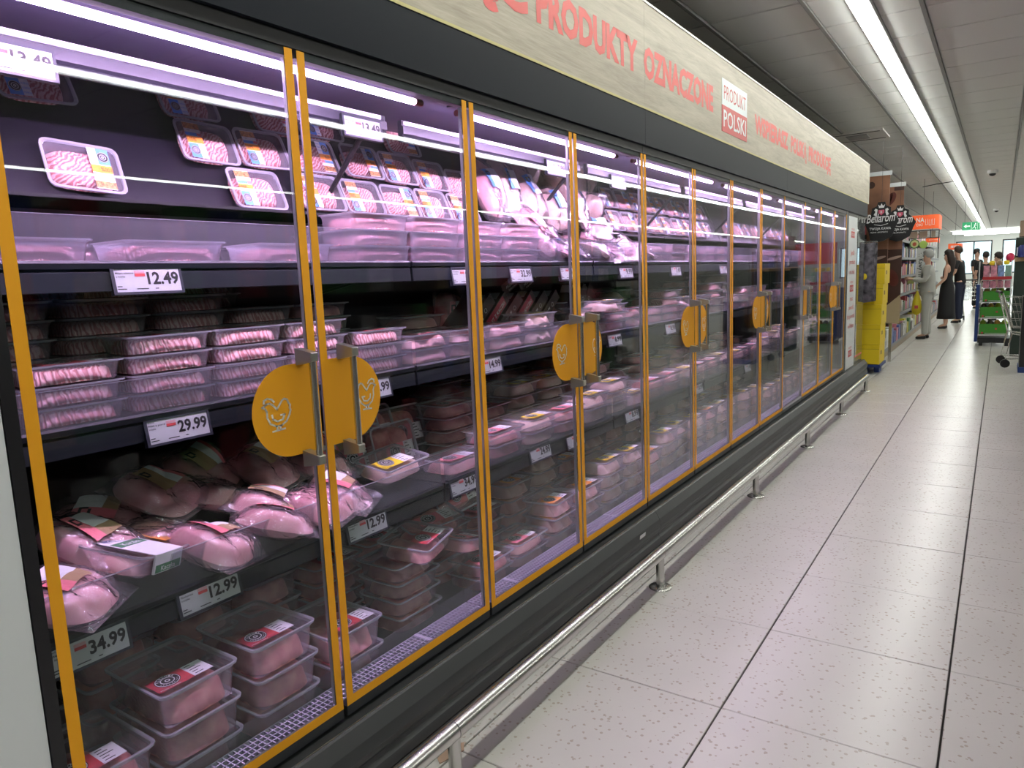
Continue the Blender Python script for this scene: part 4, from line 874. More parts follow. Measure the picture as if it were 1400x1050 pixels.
# ============================================================ coffee banners and crest signs
cofb = mat('coffee_brown', (.22, .10, .055), .5, var=.35, bscale=3); cofd = mat('coffee_dark', (.05, .018, .012), .45); cream = mat('banner_cream', (.42, .33, .20), .55)
def banner(x0, x1, y, zt, zb, lab, k):
    t = empty('coffee_banner', ((x0 + x1) / 2, y, 0), lab, 'banner')
    child(MB().box(x0, x1, y, y + .02, zb, zt - .05).build('printed_panel', cofb), t)
    child(MB().box(x0 - .01, x1 + .02, y - .006, y + .03, zt - .055, zt).build('white_top_rail', white), t)
    d = MB(); yy = y - .001
    def blob(cx, cz, rx, rz, m=0, rot=0.):
        d.add([(cx + rx * math.cos(a) * math.cos(rot) - rz * math.sin(a) * math.sin(rot), yy, cz + rx * math.cos(a) * math.sin(rot) + rz * math.sin(a) * math.cos(rot)) for a in [q * PI / 12 for q in range(24)]], [tuple(range(24))], m)
    if k: blob(x0 + .07, zt - .22, .055, .10, 0, -.5); blob(x0 + .07, zt - .22, .008, .09, 2, -.3); d.box(x0 + .11, x1, yy, y, zt - .11, zt - .055, 1)
    else: blob(x0 + .045, zt - .17, .045, .045, 1)
    d.add([(x0, yy, 1.62), (x1, yy, 1.62), (x1, yy, .98), (x0 + .06, yy, .82), (x0, yy, .80)], [(0, 1, 2, 3, 4)], 1)
    d.add([(x0, yy, .80), (x0 + .06, yy, .82), (x1, yy, .98), (x1, yy, zb), (x0, yy, zb)], [(0, 1, 2, 3, 4)], 2)
    child(d.build('coffee_print', [mat('bean_red', (.10, .02, .015), .3), cofd, cream, mat('steam_pale', (.35, .24, .2), .6)]), t); d = MB(); yy -= .001; blob((x0 + x1) / 2, 1.22, .08, .13, 0, .4); blob((x0 + x1) / 2 + .02, 1.50, .10, .02, 3, .25)
    child(d.build('bean_print', [MATS['bean_red'], cofd, cream, MATS['steam_pale']]), t)
    child(MB().box((x0 + x1) / 2 - .02, (x0 + x1) / 2 + .02, y + .02, y + .05, 0, zt - .06).build('banner_post', steel), t)
banner(-.17, .10, 10.62, 2.66, .56, 'nearer tall brown coffee banner with white top rail', 0)
banner(-.02, .215, 11.2, 2.55, .56, 'farther tall coffee banner showing a red bean', 1)
def crest(xc, y, zc, w_, lab):
    t = empty('crest_sign', (xc, y, zc), lab, 'sign', 'black coffee crest signs')
    out = [(-.5, .0), (-.36, -.34), (-.30, -.62), (-.1, -.70), (.1, -.66), (.32, -.52), (.42, -.2), (.5, .0), (.40, .18), (.27, .30), (.27, .46), (.14, .52), (.10, .66), (-.10, .66), (-.14, .52), (-.27, .46), (-.30, .24), (-.42, .15)]
    b = MB(); b.ring([[(xc + a * w_, yy, zc + c * w_ * .92) for a, c in out] for yy in (y, y + .012)], 0, cap0=True, cap1=True)
    child(b.build('sign_board', mat('crest_black', (.006, .006, .008), .45)), t)
    child(MB().tube([(xc, y + .006, zc + .6 * w_), (xc, y + .006, CZ)], .002, 5).build('hanger', blk), t)
    d = MB(); yy = y - .002; R_ = Vector((1, 0, 0))
    v, f, wd = text_data('Bellarom', .012); s_ = w_ * .80 / wd
    d.add([(xc - w_ * .42 + (a + b_ * .25) * s_, yy, zc - .035 * w_ + b_ * s_ * 1.7 + a * s_ * .04) for a, b_ in v], f, 0)
    put_text(d, 'TWOJA KAWA', (xc - w_ * .33, yy, zc - w_ * .26), R_, Zv, w_ * .075, w_ * .62, 0, .015); put_text(d, 'PEŁNA AROMATU', (xc - w_ * .30, yy, zc - w_ * .36), R_, Zv, w_ * .045, w_ * .5, 0)
    d.tube([(xc - w_ * .2, yy, zc - w_ * .09), (xc, yy, zc - w_ * .13), (xc + w_ * .2, yy, zc - w_ * .08)], w_ * .008, 4)
    P_ = lambda pts, m: d.add([(xc + a * w_, yy - (.001 if m else 0), zc + c * w_) for a, c in pts], [tuple(range(len(pts)))], m)
    P_([(-.07, .42), (-.10, .53), (-.04, .48), (0, .56), (.04, .48), (.10, .53), (.07, .42)], 0)
    P_([(-.085, .36), (.085, .36), (.085, .27), (0, .19), (-.085, .27)], 1)
    for s1 in (-1, 1): P_([(s1 * .11, .38), (s1 * .17, .41), (s1 * .21, .36), (s1 * .17, .31), (s1 * .22, .21), (s1 * .15, .17), (s1 * .12, .26)], 0)
    P_([(-.2, .155), (.2, .155), (.2, .135), (-.2, .135)], 0); yy -= .002
    put_text(d, 'B', (xc, yy, zc + .255 * w_), R_, Zv, w_ * .07, None, 0, .01, True)
    child(d.build('crest_print', [whitep, mat('crest_pink', (.7, .12, .2), .5)]), t)
crest(.035, 10.40, 1.985, .42, 'nearer black crest sign with white script before the brown banners')
crest(.185, 11.10, 1.985, .40, 'farther black crest sign half hidden behind the nearer one')
# ============================================================ grocery shelving left of the aisle
gs = empty('grocery_shelving', (-.4, 16, 0), 'long shelving full of groceries along the left side beyond the cabinets', 'shelving')
child(MB().box(-.55, -.02, 11.35, 24, 0, .12).build('wood_plinth', mat('beige_plinth', (.34, .28, .21), .6)), gs)
child(MB().box(-.66, -.58, 11.35, 24, 0, 2.0).build('back_panel', mat('shelf_back', (.12, .11, .10), .7)), gs)
for z, x in ((.13, -.03), (.52, -.12), (.86, -.14), (1.20, -.14), (1.54, -.14), (1.86, -.14)):
    s_ = child(MB().box(-.58, x, 11.35, 24, z - .02, z).build('shelf', blk), gs); child(MB().box(x, x + .012, 11.35, 24, z - .045, z + .0).build('price_strip', mat('strip_grey', (.25, .26, .27), .5)), s_)
PC = [(.55, .5, .05), (.5, .5, .48), (.35, .05, .06), (.08, .22, .08), (.6, .6, .58), (.1, .08, .07), (.5, .18, .25), (.06, .1, .3), (.45, .35, .2), (.7, .7, .68)]
PM = [mat('pack_%s' % n, c, .45, var=.4, bscale=9) for n, c in zip('yellow grey crimson green silver cocoa rose navy tan white'.split(), PC)]
PN = 'yellow grey crimson green silver cocoa rose navy tan white'.split()
R3 = random.Random(11); nprod = 0; stuffp = MB()
for si, (z, x) in enumerate(((.13, -.03), (.52, -.12), (.86, -.14), (1.20, -.14), (1.54, -.14), (1.86, -.14))):
    y = 11.42; q = 0
    while y < 23.5:
        wd = R3.uniform(.10, .22); h = R3.uniform(.14, .27) * (.9 if si == 5 else 1); d = R3.uniform(.08, .16); mi = R3.randrange(10)
        if y < 14.0 and q < 12:
            b = MB(); e = .008; xb = x - .03
            L2 = lambda zz, e: [(xb - d * 1.5 + e, y + e, zz), (xb - e, y + e, zz), (xb - e, y + wd - .02 - e, zz), (xb - d * 1.5 + e, y + wd - .02 - e, zz)]
            b.ring([L2(z, 0), L2(z + h * .8, 0), L2(z + h * .86, .012), L2(z + h, .018)], 0, cap0=True, cap1=True)
            tag(b.build('grocery_pack', PM[mi]), '%s grocery pack, %s along the %s shelf behind the yellow boxes' % (PN[mi], ordn[q], ['floor-level', 'second', 'third', 'fourth', 'fifth', 'top'][si]), 'grocery pack', 'grocery packs beyond the yellow boxes')
        else: stuffp.box(x - .03 - d * 1.5, x - .03, y, y + wd - .015, z, z + h, mi)
        q += 1; y += wd
for q in range(14): 
    y = 11.5 + q * .33; stuffp.box(-.10, -.0 - .02, y, y + .27, .13, .13 + R3.uniform(.15, .3), R3.randrange(10))
child(stuffp.build('far_grocery_packs', PM), gs)['kind'] = 'stuff'
# vertical tea and coffee sign
ks = empty('category_sign', (.09, 15.6, 1.3), 'vertical white sign reading Kawy i herbaty with round green picture', 'sign')
child(MB().box(.02, .165, 15.6, 15.62, .88, 1.70).build('sign_board', mat('sign_white', (.5, .52, .5), .5)), ks)
kt = MB(); put_text(kt, 'Kawy i herbaty', (.065, 15.597, 1.50), Vector((0, 0, -1)), Vector((1, 0, 0)), .075, .60, 0, .01)
for a in range(5): kt.add([(.09 + .03 * math.cos(a * 1.257 + u) * r + (.012 * math.cos(a * 1.257)), 15.597, 1.57 + .03 * math.sin(a * 1.257 + u) * r + .02 * math.sin(a * 1.257)) for u, r in ((0, 1), (.5, .5), (-.5, .5))], [(0, 1, 2)])
child(kt.build('sign_lettering', ink), ks)
avo = MB()
for (cx, cz, r, m) in ((-.02, 1.79, .085, 0), (-.02, 1.79, .068, 1), (-.02, 1.785, .035, 2), (.13, 1.77, .07, 3)): avo.add([(cx + r * math.cos(a * PI / 10), 15.60 - .002 * m, cz + r * 1.05 * math.sin(a * PI / 10)) for a in range(20)], [tuple(range(20))], m)
child(avo.build('fruit_picture', [mat('avo_green', (.06, .16, .04), .5), mat('avo_flesh', (.5, .55, .25), .5), mat('avo_pit', (.4, .08, .04), .5), mat('lime', (.35, .5, .1), .5)]), ks)
# orange hanging signs
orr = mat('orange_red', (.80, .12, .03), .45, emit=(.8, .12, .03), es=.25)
for k, (x0, x1, y, z0, z1, lab) in enumerate(((-.20, .35, 16, 2.08, 2.35, 'large orange-red curved hanging sign with white letters'), (-.09, .14, 19, 1.89, 2.0, 'smaller orange sign under the large one'), (.20, .50, 22, 1.74, 1.90, 'small orange sign above the man in black'))):
    t = empty('hanging_sign', ((x0 + x1) / 2, y, z0), lab, 'sign'); b = MB(); n = 10
    pr = [(x1 - .10 + .10 * math.sin(a * PI / 2 / n), y + .10 - .10 * math.cos(a * PI / 2 / n)) for a in range(n + 1)]
    outl = [(x0, y)] + pr + [(x1, y + .8), (x1 - .02, y + .8)] + [(x1 - .11 + .09 * math.sin(a * PI / 2 / n), y + .11 - .09 * math.cos(a * PI / 2 / n)) for a in range(n, -1, -1)] + [(x0, y + .02)]
    b.ring([[(a, c, z) for a, c in outl] for z in (z0, z1)], 0, cap0=True, cap1=True); child(b.build('sign_board', orr), t)
    d = MB()
    if k == 0:
        put_text(d, 'NA', (-.04, y - .003, 2.215), Vector((1, 0, 0)), Zv, .085, .14, 0, .02); put_text(d, 'DKI', (-.03, y - .003, 2.14), Vector((1, 0, 0)), Zv, .05, .10, 0)
        for a, c in ((.14, .01), (.20, .0), (.255, .01)): d.box(a - .022, a - .016, y - .004, y - .001, 2.15 + c, 2.26 + c); d.box(a + .014, a + .02, y - .004, y - .001, 2.15 + c, 2.26 + c); d.box(a - .022, a + .02, y - .004, y - .001, 2.145 + c, 2.152 + c)
    else:
        for q in range(6): d.box(x0 + .06 + q * .032, x0 + .082 + q * .032, y - .003, y - .001, z0 + .05, z1 - .05)
    child(d.build('sign_print', whitep), t)
    child(MB().tube([((x0 + x1) / 2, y + .02, z1), ((x0 + x1) / 2, y + .02, CZ)], .003, 5).build('hanger', blk), t)
fr = MB(); fr.box(-.18, .36, 16.1, 16.14, 2.045, 2.06); fr.box(-.18, .36, 16.1, 16.14, 1.90, 1.915)
for x in (-.18, .0, .20, .345): fr.box(x, x + .014, 16.1, 16.14, 1.90, 2.06)
fr.box(.02, .15, 16.12, 16.14, 1.92, 2.04, 1); fr.box(.22, .29, 16.12, 16.14, 1.92, 2.04, 1); fr.box(-.16, -.02, 16.12, 16.14, 1.92, 2.04, 1)
fr.box(-.17, -.15, 16.12, 16.14, 1.0, 1.90); fr.box(.34, .355, 16.12, 16.14, 1.5, 1.90)
tag(fr.build('board_rack', [blk, mat('rack_tan', (.33, .28, .22), .6)]), 'black rack of tan boards beneath the large orange sign', 'rack')
# ============================================================ trolleys
def cart(name, M, label):
    t = empty(name, tuple(M.translation), label, 'shopping trolley'); t.matrix_world = M
    def pc(n, mb, m): o = mb.build(n, m, t); return o
    fr = MB()
    for s in (-1, 1):
        fr.tube([(-.42, s * .23, .98), (-.30, s * .24, .45), (.38, s * .22, .34), (.42, s * .20, .12)], .011, 6); fr.tube([(-.30, s * .24, .45), (-.36, s * .24, .12), (.42, s * .20, .12)], .011, 6)
    pc('trolley_frame', fr, steel)
    bk = MB(); top = [(-.40, -.26, .93), (.42, -.19, .86), (.42, .19, .86), (-.40, .26, .93)]; bot = [(-.28, -.20, .52), (.36, -.15, .50), (.36, .15, .50), (-.28, .20, .52)]
    for k in range(4):
        a, b, c, d = Vector(top[k]), Vector(top[(k + 1) % 4]), Vector(bot[k]), Vector(bot[(k + 1) % 4])
        for q in range(8): bk.tube([a.lerp(b, q / 8), c.lerp(d, q / 8)], .0028, 4)
        for q in range(5): bk.tube([a.lerp(c, q / 4), b.lerp(d, q / 4)], .0035, 4)
    for q in range(6): bk.tube([Vector(bot[0]).lerp(Vector(bot[3]), q / 5), Vector(bot[1]).lerp(Vector(bot[2]), q / 5)], .003, 4)
    pc('wire_basket', bk, steel)
    pc('push_handle', MB().tube([(-.44, -.26, .99), (-.44, .26, .99)], .017, 10), blk)
    for x, s in ((-.36, .24), (-.36, -.24), (.42, .2), (.42, -.2)):
        wv = MB(); 
        wv.ring([[(x + .055 * math.cos(a * PI / 8), s + o, .058 + .055 * math.sin(a * PI / 8)) for a in range(16)] for o in (-.014, .014)], 0, cap0=True, cap1=True); pc('wheel', wv, blk)
cart('shopping_trolley', T(.84, 19.75, 0, 0, 0, 1.45), 'silver wire trolley with black handle pushed by the man in black')
cart('shopping_trolley', T(1.83, 11.15, 0, 0, 0, .10), 'silver trolley partly cut by the right edge of the picture')
# ============================================================ snack rack at the right
sr = empty('snack_rack', (1.4, 14.2, 0), 'blue and white display rack of green crates and pink bags at the right', 'display rack')
blu = mat('rack_blue', (.01, .04, .19), .5); grn = mat('crate_green', (.05, .26, .025), .5)
child(MB().box(1.07, 1.115, 13.8, 14.5, .07, 1.02).build('side_panel', blu), sr); child(MB().box(1.12, 1.58, 13.82, 14.5, .05, .13).box(1.14, 1.19, 13.84, 13.9, 0, .05).box(1.5, 1.55, 13.84, 13.9, 0, .05).box(1.14, 1.19, 14.4, 14.46, 0, .05).box(1.5, 1.55, 14.4, 14.46, 0, .05).build('base', blk), sr)
for x in (1.10, 1.54): child(MB().tube([(x, 13.84, .07), (x, 13.84, 1.40)], .009, 6).build('upright', white), sr)
for z in (.19, .47, .73): child(MB().box(1.12, 1.56, 13.80, 14.48, z - .012, z).build('shelf', white), sr)
for k, z in enumerate((.192, .472, .732)):
    b = MB(); y0 = 13.83; x0, x1, h = 1.135 + (.03 if k == 2 else 0), 1.535, .175
    b.box(x0, x1, y0, y0 + .008, z, z + h); b.box(x0, x0 + .008, y0, 14.3, z, z + h); b.box(x1 - .008, x1, y0, 14.3, z, z + h); b.box(x0, x1, 14.29, 14.3, z, z + h); b.box(x0, x1, y0, 14.3, z, z + .008)
    c = tag(b.build('green_crate', grn), '%s of the three green cardboard crates of snacks in the blue rack' % ['lowest', 'middle', 'top'][k], 'crate', 'green crates in the blue rack')
    d = MB(); d.box(x0 + .22, x0 + .25, y0 - .001, y0, z + .08, z + .11, 0); d.box(x0 + .08, x1 - .02, y0 - .001, y0, z + .015, z + .022, 1); d.box(x0 + .03, x0 + .06, y0 - .001, y0, z + .012, z + .04, 0); d.build('crate_print', [redp, whitep], c)
    for q in range(4):
        p_ = MB(); p_.lathe([(.008, 0), (.043, .03), (.045, .11), (.02, .15)], 8, c=(x0 + .05 + q * .10, 13.95, z + .085))
        tag(p_.build('snack_bag', [mat('lime_bag', (.40, .55, .05), .35), mat('dark_bag', (.06, .04, .03), .35), mat('amber_bag', (.6, .35, .06), .35), MATS['lime_bag']][(q + k) % 4]), 'snack bag in the %s green crate, %s from the left' % (['lowest', 'middle', 'top'][k], ordn[q]), 'snack bag', 'snack bags in green crates')
child(MB().box(1.15, 1.55, 13.80, 13.815, 1.095, 1.145).build('red_price_strip', mat('strip_red', (.5, .03, .04), .5)), sr)
child(MB().box(1.14, 1.56, 13.82, 14.2, 1.085, 1.095).box(1.14, 1.56, 13.82, 14.2, .955, .962).build('top_shelf', white), sr)
pkm = [mat('pink_bag', (.70, .30, .40), .35, var=.3, bscale=20), mat('pink_bag'), mat('sky_bag', (.28, .42, .75), .35, var=.3, bscale=20), mat('mint_bag', (.35, .58, .50), .35)]
for r, (z, ys) in enumerate(((1.097, .25), (.963, .12))):
    for q in range(4):
        b = MB(); x = 1.155 + q * .099; hh = .23 if r == 0 else .115
        b.ring([[(x + e, 13.86, zz), (x + .09 - e, 13.86, zz), (x + .09 - e, 13.86 + t, zz), (x + e, 13.86 + t, zz)] for zz, e, t in ((z, .004, .05), (z + hh * .3, 0, .07), (z + hh * .8, .002, .05), (z + hh, .0, .01))], 0, sm=True, cap0=True, cap1=True)
        tag(b.build('snack_bag', pkm[q if r == 0 else min(q, 1)]), '%s bag, %s from the left, %s the red strip' % (['pink', 'rosy', 'sky blue', 'mint'][q if r == 0 else min(q, 1)], ordn[q], ['above', 'below'][r]), 'snack bag', 'pink and blue bags on the rack')
for q in range(3): tag(MB().lathe([(.03, 0), (.04, .02), (.04, .06), (.01, .07)], 10, c=(1.27 + q * .10, 14.0, 1.335)).build('snack_tub', [yellowp, kraftp, yellowp][q]), 'small yellowish tub on top of the bags, %s from the left' % ordn[q], 'tub', 'tubs on the snack rack')
# right edge display
rd = empty('edge_display', (1.9, 11.6, 0), 'tall dark cardboard display with blue foot at the right edge', 'display')
dkd = mat('display_dark', (.015, .03, .022), .6)
child(MB().box(1.63, 2.1, 10.4, 10.9, 0, .07).build('blue_foot', blu), rd); child(MB().box(1.64, 2.1, 10.42, 10.88, .07, .95).build('lower_bin', blk), rd)
child(MB().box(1.56, 2.2, 12.3, 12.9, 0, 1.72).build('body', dkd), rd); child(MB().box(1.55, 2.2, 12.28, 12.9, 1.42, 1.44).build('shelf', kraftp), rd); child(MB().box(1.55, 2.2, 12.27, 12.29, 1.38, 1.42).build('shelf_front', kraftp), rd)
child(MB().box(1.57, 1.64, 12.26, 12.28, 1.46, 1.58).build('white_card', whitep), rd); 
tag(MB().box(1.60, 2.1, 12.35, 12.85, 1.735, 1.96).build('cardboard_box', mat('tan_carton', (.35, .26, .19), .7)), 'tan cardboard box on top of the right edge display', 'box')
for q in range(3): tag(MB().lathe([(.035, 0), (.045, .02), (.045, .14), (.02, .17)], 10, c=(1.63 + q * .11, 12.24 if 0 else 12.22, 1.62 if 0 else 1.44)).build('jar', [mat('jar_blue', (.03, .04, .2), .3), cofd, mat('jar_blue')][q]), '%s jar on the display shelf, %s from the left' % (['blue', 'dark', 'navy'][q], ordn[q]), 'jar', 'jars on the right display')
# unseen shelving opposite the cabinets, added to darken the reflections in the doors
op = empty('added_opposite_shelving', (3.4, 3, 0), 'dark unseen shelving across the aisle, added to darken the door reflections', 'shelving')
child(MB().box(3.3, 3.4, -5, 9.2, 0, 1.9).build('back_panel', mat('shelf_back')), op)
osf = MB(); opk = MB()
for z in (.15, .55, .95, 1.35, 1.7):
    osf.box(2.9, 3.3, -5, 9.2, z - .02, z); y = -5
    while y < 9.1: wd = R3.uniform(.12, .3); opk.box(3.0, 3.28, y, y + wd - .02, z, z + R3.uniform(.15, .3), R3.choice([1, 5, 5, 3, 7, 2, 8])); y += wd
child(osf.build('shelves', blk), op)['kind'] = 'stuff'; child(opk.build('grocery_packs', PM), op)['kind'] = 'stuff'
rs = empty('red_sign', (2.5, 19, 1.5), 'red hanging banner right of the aisle, mirrored in the last doors', 'banner'); child(MB().box(2.0, 3.2, 19, 19.03, 1.50, 2.02).build('banner_cloth', mat('promo_red', (.60, .06, .04), .5)), rs)
for x in (2.1, 3.1): child(MB().tube([(x, 19.015, 2.02), (x, 19.015, CZ)], .0025, 5).build('hanger', blk), rs)
# ============================================================ people
def skin_mesh(name, V, Eg, Rd, m, sub=1):
    me = bpy.data.meshes.new('tmp'); me.from_pydata(V, Eg, []); o = bpy.data.objects.new('tmp', me); COL.objects.link(o)
    md = o.modifiers.new('s', 'SKIN'); me.skin_vertices[0].data
    for i, r in enumerate(Rd):
        sv = me.skin_vertices[0].data[i]; sv.radius = r if isinstance(r, tuple) else (r, r); sv.use_root = (i == 0)
    md.use_smooth_shade = True
    sb = o.modifiers.new('b', 'SUBSURF'); sb.levels = sub; sb.render_levels = sub
    dg = bpy.context.evaluated_depsgraph_get(); r = bpy.data.meshes.new_from_object(o.evaluated_get(dg)); bpy.data.objects.remove(o)
    r.materials.clear(); r.materials.append(m); r.name = name
    for p in r.polygons: p.use_smooth = True
    return r
skinc = mat('skin_tone', (.55, .33, .24), .5)
def person(M, H, label, top, bottom, shoe, hair, hairlen, arms, sleeve='long', dress=False, jacket=0.0, lean=0.0, stride=.0):
    """local frame faces +x; joints laid out as fractions of standing height"""
    t = empty('person', tuple(M.translation), label, 'person'); t.matrix_world = M; h = H
    lx = lambda z: lean * max(0, z - .5) * h
    pel = (0, 0, .52 * h); che = (lx(.74), 0, .74 * h); nk = (lx(.84) + .0, 0, .835 * h); jaw = (lx(.88) + .025, 0, .875 * h); hd_ = (lx(.93) + .012, 0, .935 * h); cr = (lx(.97), 0, .975 * h)
    V = [pel, (lx(.63), 0, .63 * h), che, nk, jaw, hd_, cr]; Eg = [(i, i + 1) for i in range(6)]; Rr = [(.066, .082), (.062, .080), (.075, .105), .042, .050, (.078, .068), .052]
    V += [(jaw[0] + .058, 0, .905 * h + .005)]; Eg += [(4, 7)]; Rr += [.013]
    bodyparts = []
    joints = {}
    for s in (-1, 1):
        sh = (che[0], s * .115 * h * .95, .80 * h); el, wr_ = arms[0 if s < 0 else 1]
        el = (sh[0] + el[0], sh[1] + s * el[1], sh[2] + el[2]); wr_ = (el[0] + wr_[0], el[1] + s * wr_[1], el[2] + wr_[2])
        i0 = len(V); V += [sh, el, wr_]; Eg += [(2, i0), (i0, i0 + 1), (i0 + 1, i0 + 2)]; Rr += [.048, .036, .024]
        d = (Vector(wr_) - Vector(el)).normalized(); pm = Vector(wr_) + d * .05; V.append(tuple(pm)); Eg.append((i0 + 2, i0 + 3)); Rr.append((.028, .016))
        side = d.cross(Vector((0, 1, 0))).normalized() if abs(d.y) < .9 else Vector((1, 0, 0))
        for q, (sp_, ln) in enumerate(((-.022, .055), (-.008, .068), (.008, .064), (.022, .050))):
            a = pm + side * sp_ + d * .02; b = a + d * ln * .5; c = b + d * ln * .35 + Vector((0, -s * .012, 0)); j = len(V)
            V += [tuple(a), tuple(b), tuple(c)]; Eg += [(i0 + 3, j), (j, j + 1), (j + 1, j + 2)]; Rr += [.009, .0085, .007]
        a = Vector(wr_) + d * .03 - side * .028; b = a + d * .03 - side * .012; j = len(V); V += [tuple(a), tuple(b)]; Eg += [(i0 + 3, j), (j, j + 1)]; Rr += [.010, .008]
        joints[s] = (sh, el, wr_)
        kx = stride * s; hip = (0, s * .055 * h, .50 * h); kn = (kx * .5 + .012, s * .052 * h, .28 * h); an = (kx, s * .05 * h, .05 * h); toe = (kx + .12, s * .055 * h, .028 * h)
        i1 = len(V); V += [hip, kn, an, toe]; Eg += [(0, i1), (i1, i1 + 1), (i1 + 1, i1 + 2), (i1 + 2, i1 + 3)]; Rr += [.058, .046, .034, (.03, .022)]
        joints[('leg', s)] = (hip, kn, an, toe)
    ob('body', skin_mesh('body', V, Eg, Rr, skinc), t)
    # upper garment
    V = [(0, 0, (.455 if jacket else .48) * h), (lx(.63), 0, .63 * h), che, (lx(.81), 0, .81 * h)]; Eg = [(0, 1), (1, 2), (2, 3)]; g = .012 + jacket
    Rr = [(.105 + g, .130 + g), (.088 + g, .11 + g), (.095 + g, .13 + g), (.05 + g, .075 + g)]
    for s in (-1, 1):
        sh, el, wr_ = joints[s]; i0 = len(V)
        if sleeve == 'none': continue
        e2 = el if sleeve != 'short' else tuple(Vector(sh).lerp(Vector(el), .75))
        V += [sh, e2]; Eg += [(2, i0), (i0, i0 + 1)]; Rr += [.058 + g * .6, .050 + g * .3]
        if sleeve == 'long': V += [tuple(Vector(el).lerp(Vector(wr_), .93))]; Eg += [(i0 + 1, i0 + 2)]; Rr += [.040 + g * .2]
    ob('dress_top' if dress else 'jacket' if jacket else 'shirt', skin_mesh('top', V, Eg, Rr, top), t)
    if dress:
        mb = MB(); mb.lathe([(.075, .665 * h), (.105, .60 * h), (.135, .52 * h), (.15, .40 * h), (.165, .22 * h), (.18, .135 * h), (.17, .13 * h)], 20)
        mb.build('skirt', bottom, t)
    else:
        V = [(0, 0, .545 * h)]; Eg = []; Rr = [(.102, .122)]
        for s in (-1, 1):
            hip, kn, an, toe = joints[('leg', s)]; i = len(V); V += [(hip[0], hip[1], .47 * h), kn, (an[0] - .005, an[1], .045 * h)]; Eg += [(0, i), (i, i + 1), (i + 1, i + 2)]; Rr += [.088, .070, .058]
        ob('trousers', skin_mesh('trousers', V, Eg, Rr, bottom), t)
    for s in (-1, 1):
        hip, kn, an, toe = joints[('leg', s)]
        V = [(an[0] - .03, an[1], .04), (an[0] + .05, an[1], .04), (an[0] + .15, an[1], .028)]; ob('shoe', skin_mesh('shoe', V, [(0, 1), (1, 2)], [(.040, .037), (.040, .034), (.036, .024)], shoe), t)
    # hair and eyes
    hx, hz = hd_[0] - .010, .938 * h; hm = MB(); rings = []
    for i in range(1, 12):
        ph = PI * i / 12; lp = []
        for j in range(16):
            th = 2 * PI * j / 16; x, y_, z = math.sin(ph) * math.cos(th), math.sin(ph) * math.sin(th), math.cos(ph)
            face = x > .15 and z < .45; low = z < (-.35 if hairlen < .1 else -1.2) and x > -.9
            k = .80 if (face or low) else 1.0; back = hairlen * h * .9 if (hairlen > .1 and x < .05 and z < 0) else 0
            lp.append((hx + x * .100 * k - back * .12, y_ * .084 * k * (1 + back * .3), hz + z * .118 * k + back * z))
        rings.append(lp)
    hm.ring(rings, 0, None, True, True, True); hm.build('hair', hair, t)
    for s in (-1, 1): MB().lathe([(.002, -.006), (.007, 0), (.002, .006)], 8, c=(hd_[0] + .072, s * .030, .93 * h)).build('eye', ink, t)
    return t
bk_ = mat('black_cloth', (.010, .010, .012), .8); suit = mat('pale_suit', (.42, .42, .39), .8, bump=.3, bscale=80); nv = mat('navy_denim', (.012, .018, .045), .8)
sh_ = mat('black_shoe', (.01, .01, .01), .35); gh = mat('grey_hair', (.30, .30, .29), .7, bump=.5, bscale=90); bh = mat('dark_hair', (.018, .010, .008), .6); br_ = mat('brown_hair', (.05, .028, .018), .6)
hold = ((.03, .02, -.24), (.22, -.02, .04))
person(T(.28, 15.0, 0, 0, 0, PI), 1.66, 'grey-haired person in a pale suit holding an item and a yellow bag', suit, suit, sh_, gh, .05, (hold, hold), 'long', False, .016, .02, .02)
person(T(.46, 17.5, 0, 0, 0, PI * .98), 1.68, 'long-haired person in a sleeveless black dress standing behind the grey-haired one', bk_, bk_, sh_, bh, .24, (((.04, .03, -.27), (.18, .0, -.16)), ((.02, .03, -.27), (.17, .0, -.17))), 'none', True)
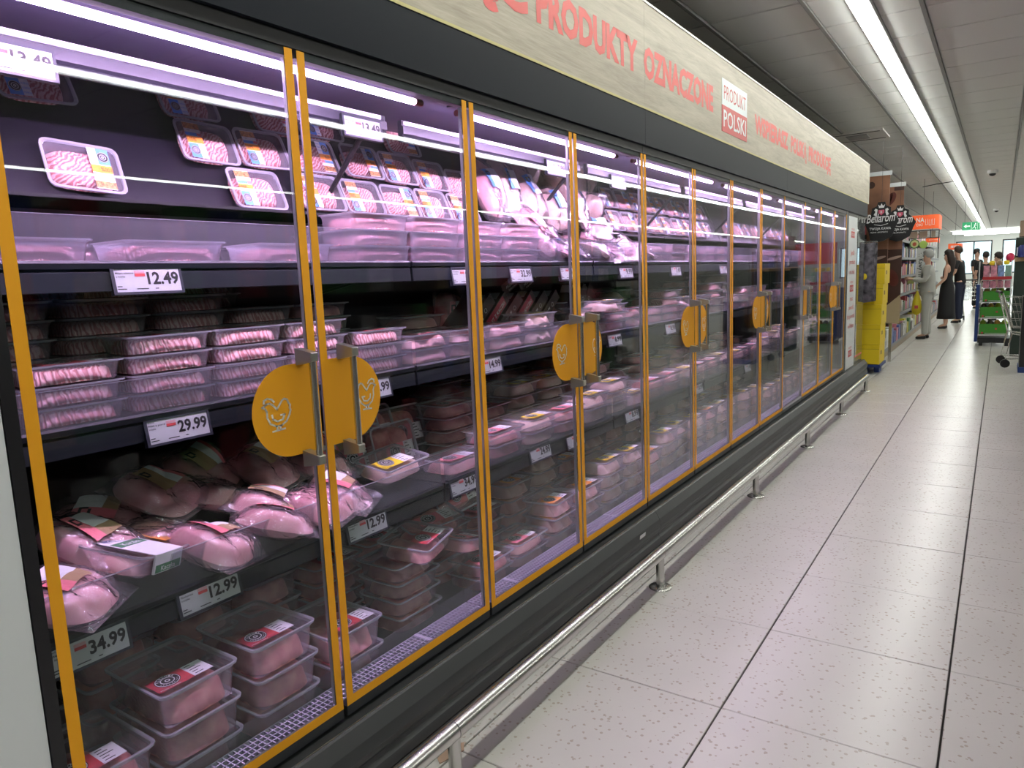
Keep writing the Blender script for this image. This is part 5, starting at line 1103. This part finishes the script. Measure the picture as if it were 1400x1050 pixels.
person(T(.63, 19.2, 0, 0, 0, PI * .93), 1.78, 'person in black t-shirt and navy jeans looking down by the trolley', bk_, nv, sh_, br_, .0, (((.03, .05, -.26), (.20, -.03, -.06)), ((.02, .05, -.26), (.19, -.03, -.07))), 'short', lean=.10)
person(T(.80, 25.3, 0, 0, 0, -.5), 1.80, 'short-haired person in black turned to the companion near the windows', bk_, bk_, sh_, bh, .0, (((.02, .05, -.27), (.10, -.0, -.22)),) * 2, 'short', lean=-.05)
person(T(1.02, 24, 0, 0, 0, 1.9), 1.68, 'person seen from behind in black top and grey-green trousers', bk_, mat('grey_green_cloth', (.05, .07, .06), .8), sh_, bh, .0, (((.0, .05, -.27), (.04, .02, -.24)),) * 2, 'short')
person(T(1.33, 20, 0, 0, 0, PI), 1.60, 'dark-haired person mostly hidden behind the snack rack', bk_, bk_, sh_, bh, .05, (((.0, .05, -.27), (.04, .02, -.24)),) * 2, 'short')
bl = MB(); bl.lathe([(.005, -.11), (.05, -.09), (.085, -.04), (.09, .02), (.07, .07), (.03, .1), (.004, .105)], 20, c=(1.56, 20, 1.47)); tag(bl.build('red_balloon', mat('balloon_red', (.6, .03, .10), .3)), 'red balloon beside the dark-haired head at the right', 'balloon'); MB().tube([(1.56, 20, .0), (1.56, 20, 1.37)], .002, 4).build('balloon_stick', whitep, bpy.data.objects['red_balloon'])
yb = MB(); yb.lathe([(.012, .30), (.035, .24), (.07, .12), (.085, -.02), (.075, -.10), (.03, -.14)], 14, c=(0, 0, 0))
o = yb.build('yellow_bag', mat('yellow_plastic', (.65, .52, .02), .35, bump=.8, bscale=25), None, T(.115, 14.93, .60)); tag(o, 'yellow plastic bag hanging from the hand of the person in the suit', 'bag')
MB().tube([(.0, 0, .29), (-.01, .0, .40), (.0, 0, .44)], .006, 5).build('bag_handle', MATS['yellow_plastic'], o); MB().box(-.03, .03, -.088, -.08, -.02, .04).build('bag_print', redp, o)
tag(MB().box(-.05, .06, 14.88, 14.90, 1.06, 1.16).box(-.06, .05, 14.90, 15.02, 1.045, 1.06).build('held_packet', mat('lime_packet', (.45, .48, .18), .5)), 'yellow-green packet held in front of the person in the suit', 'packet')
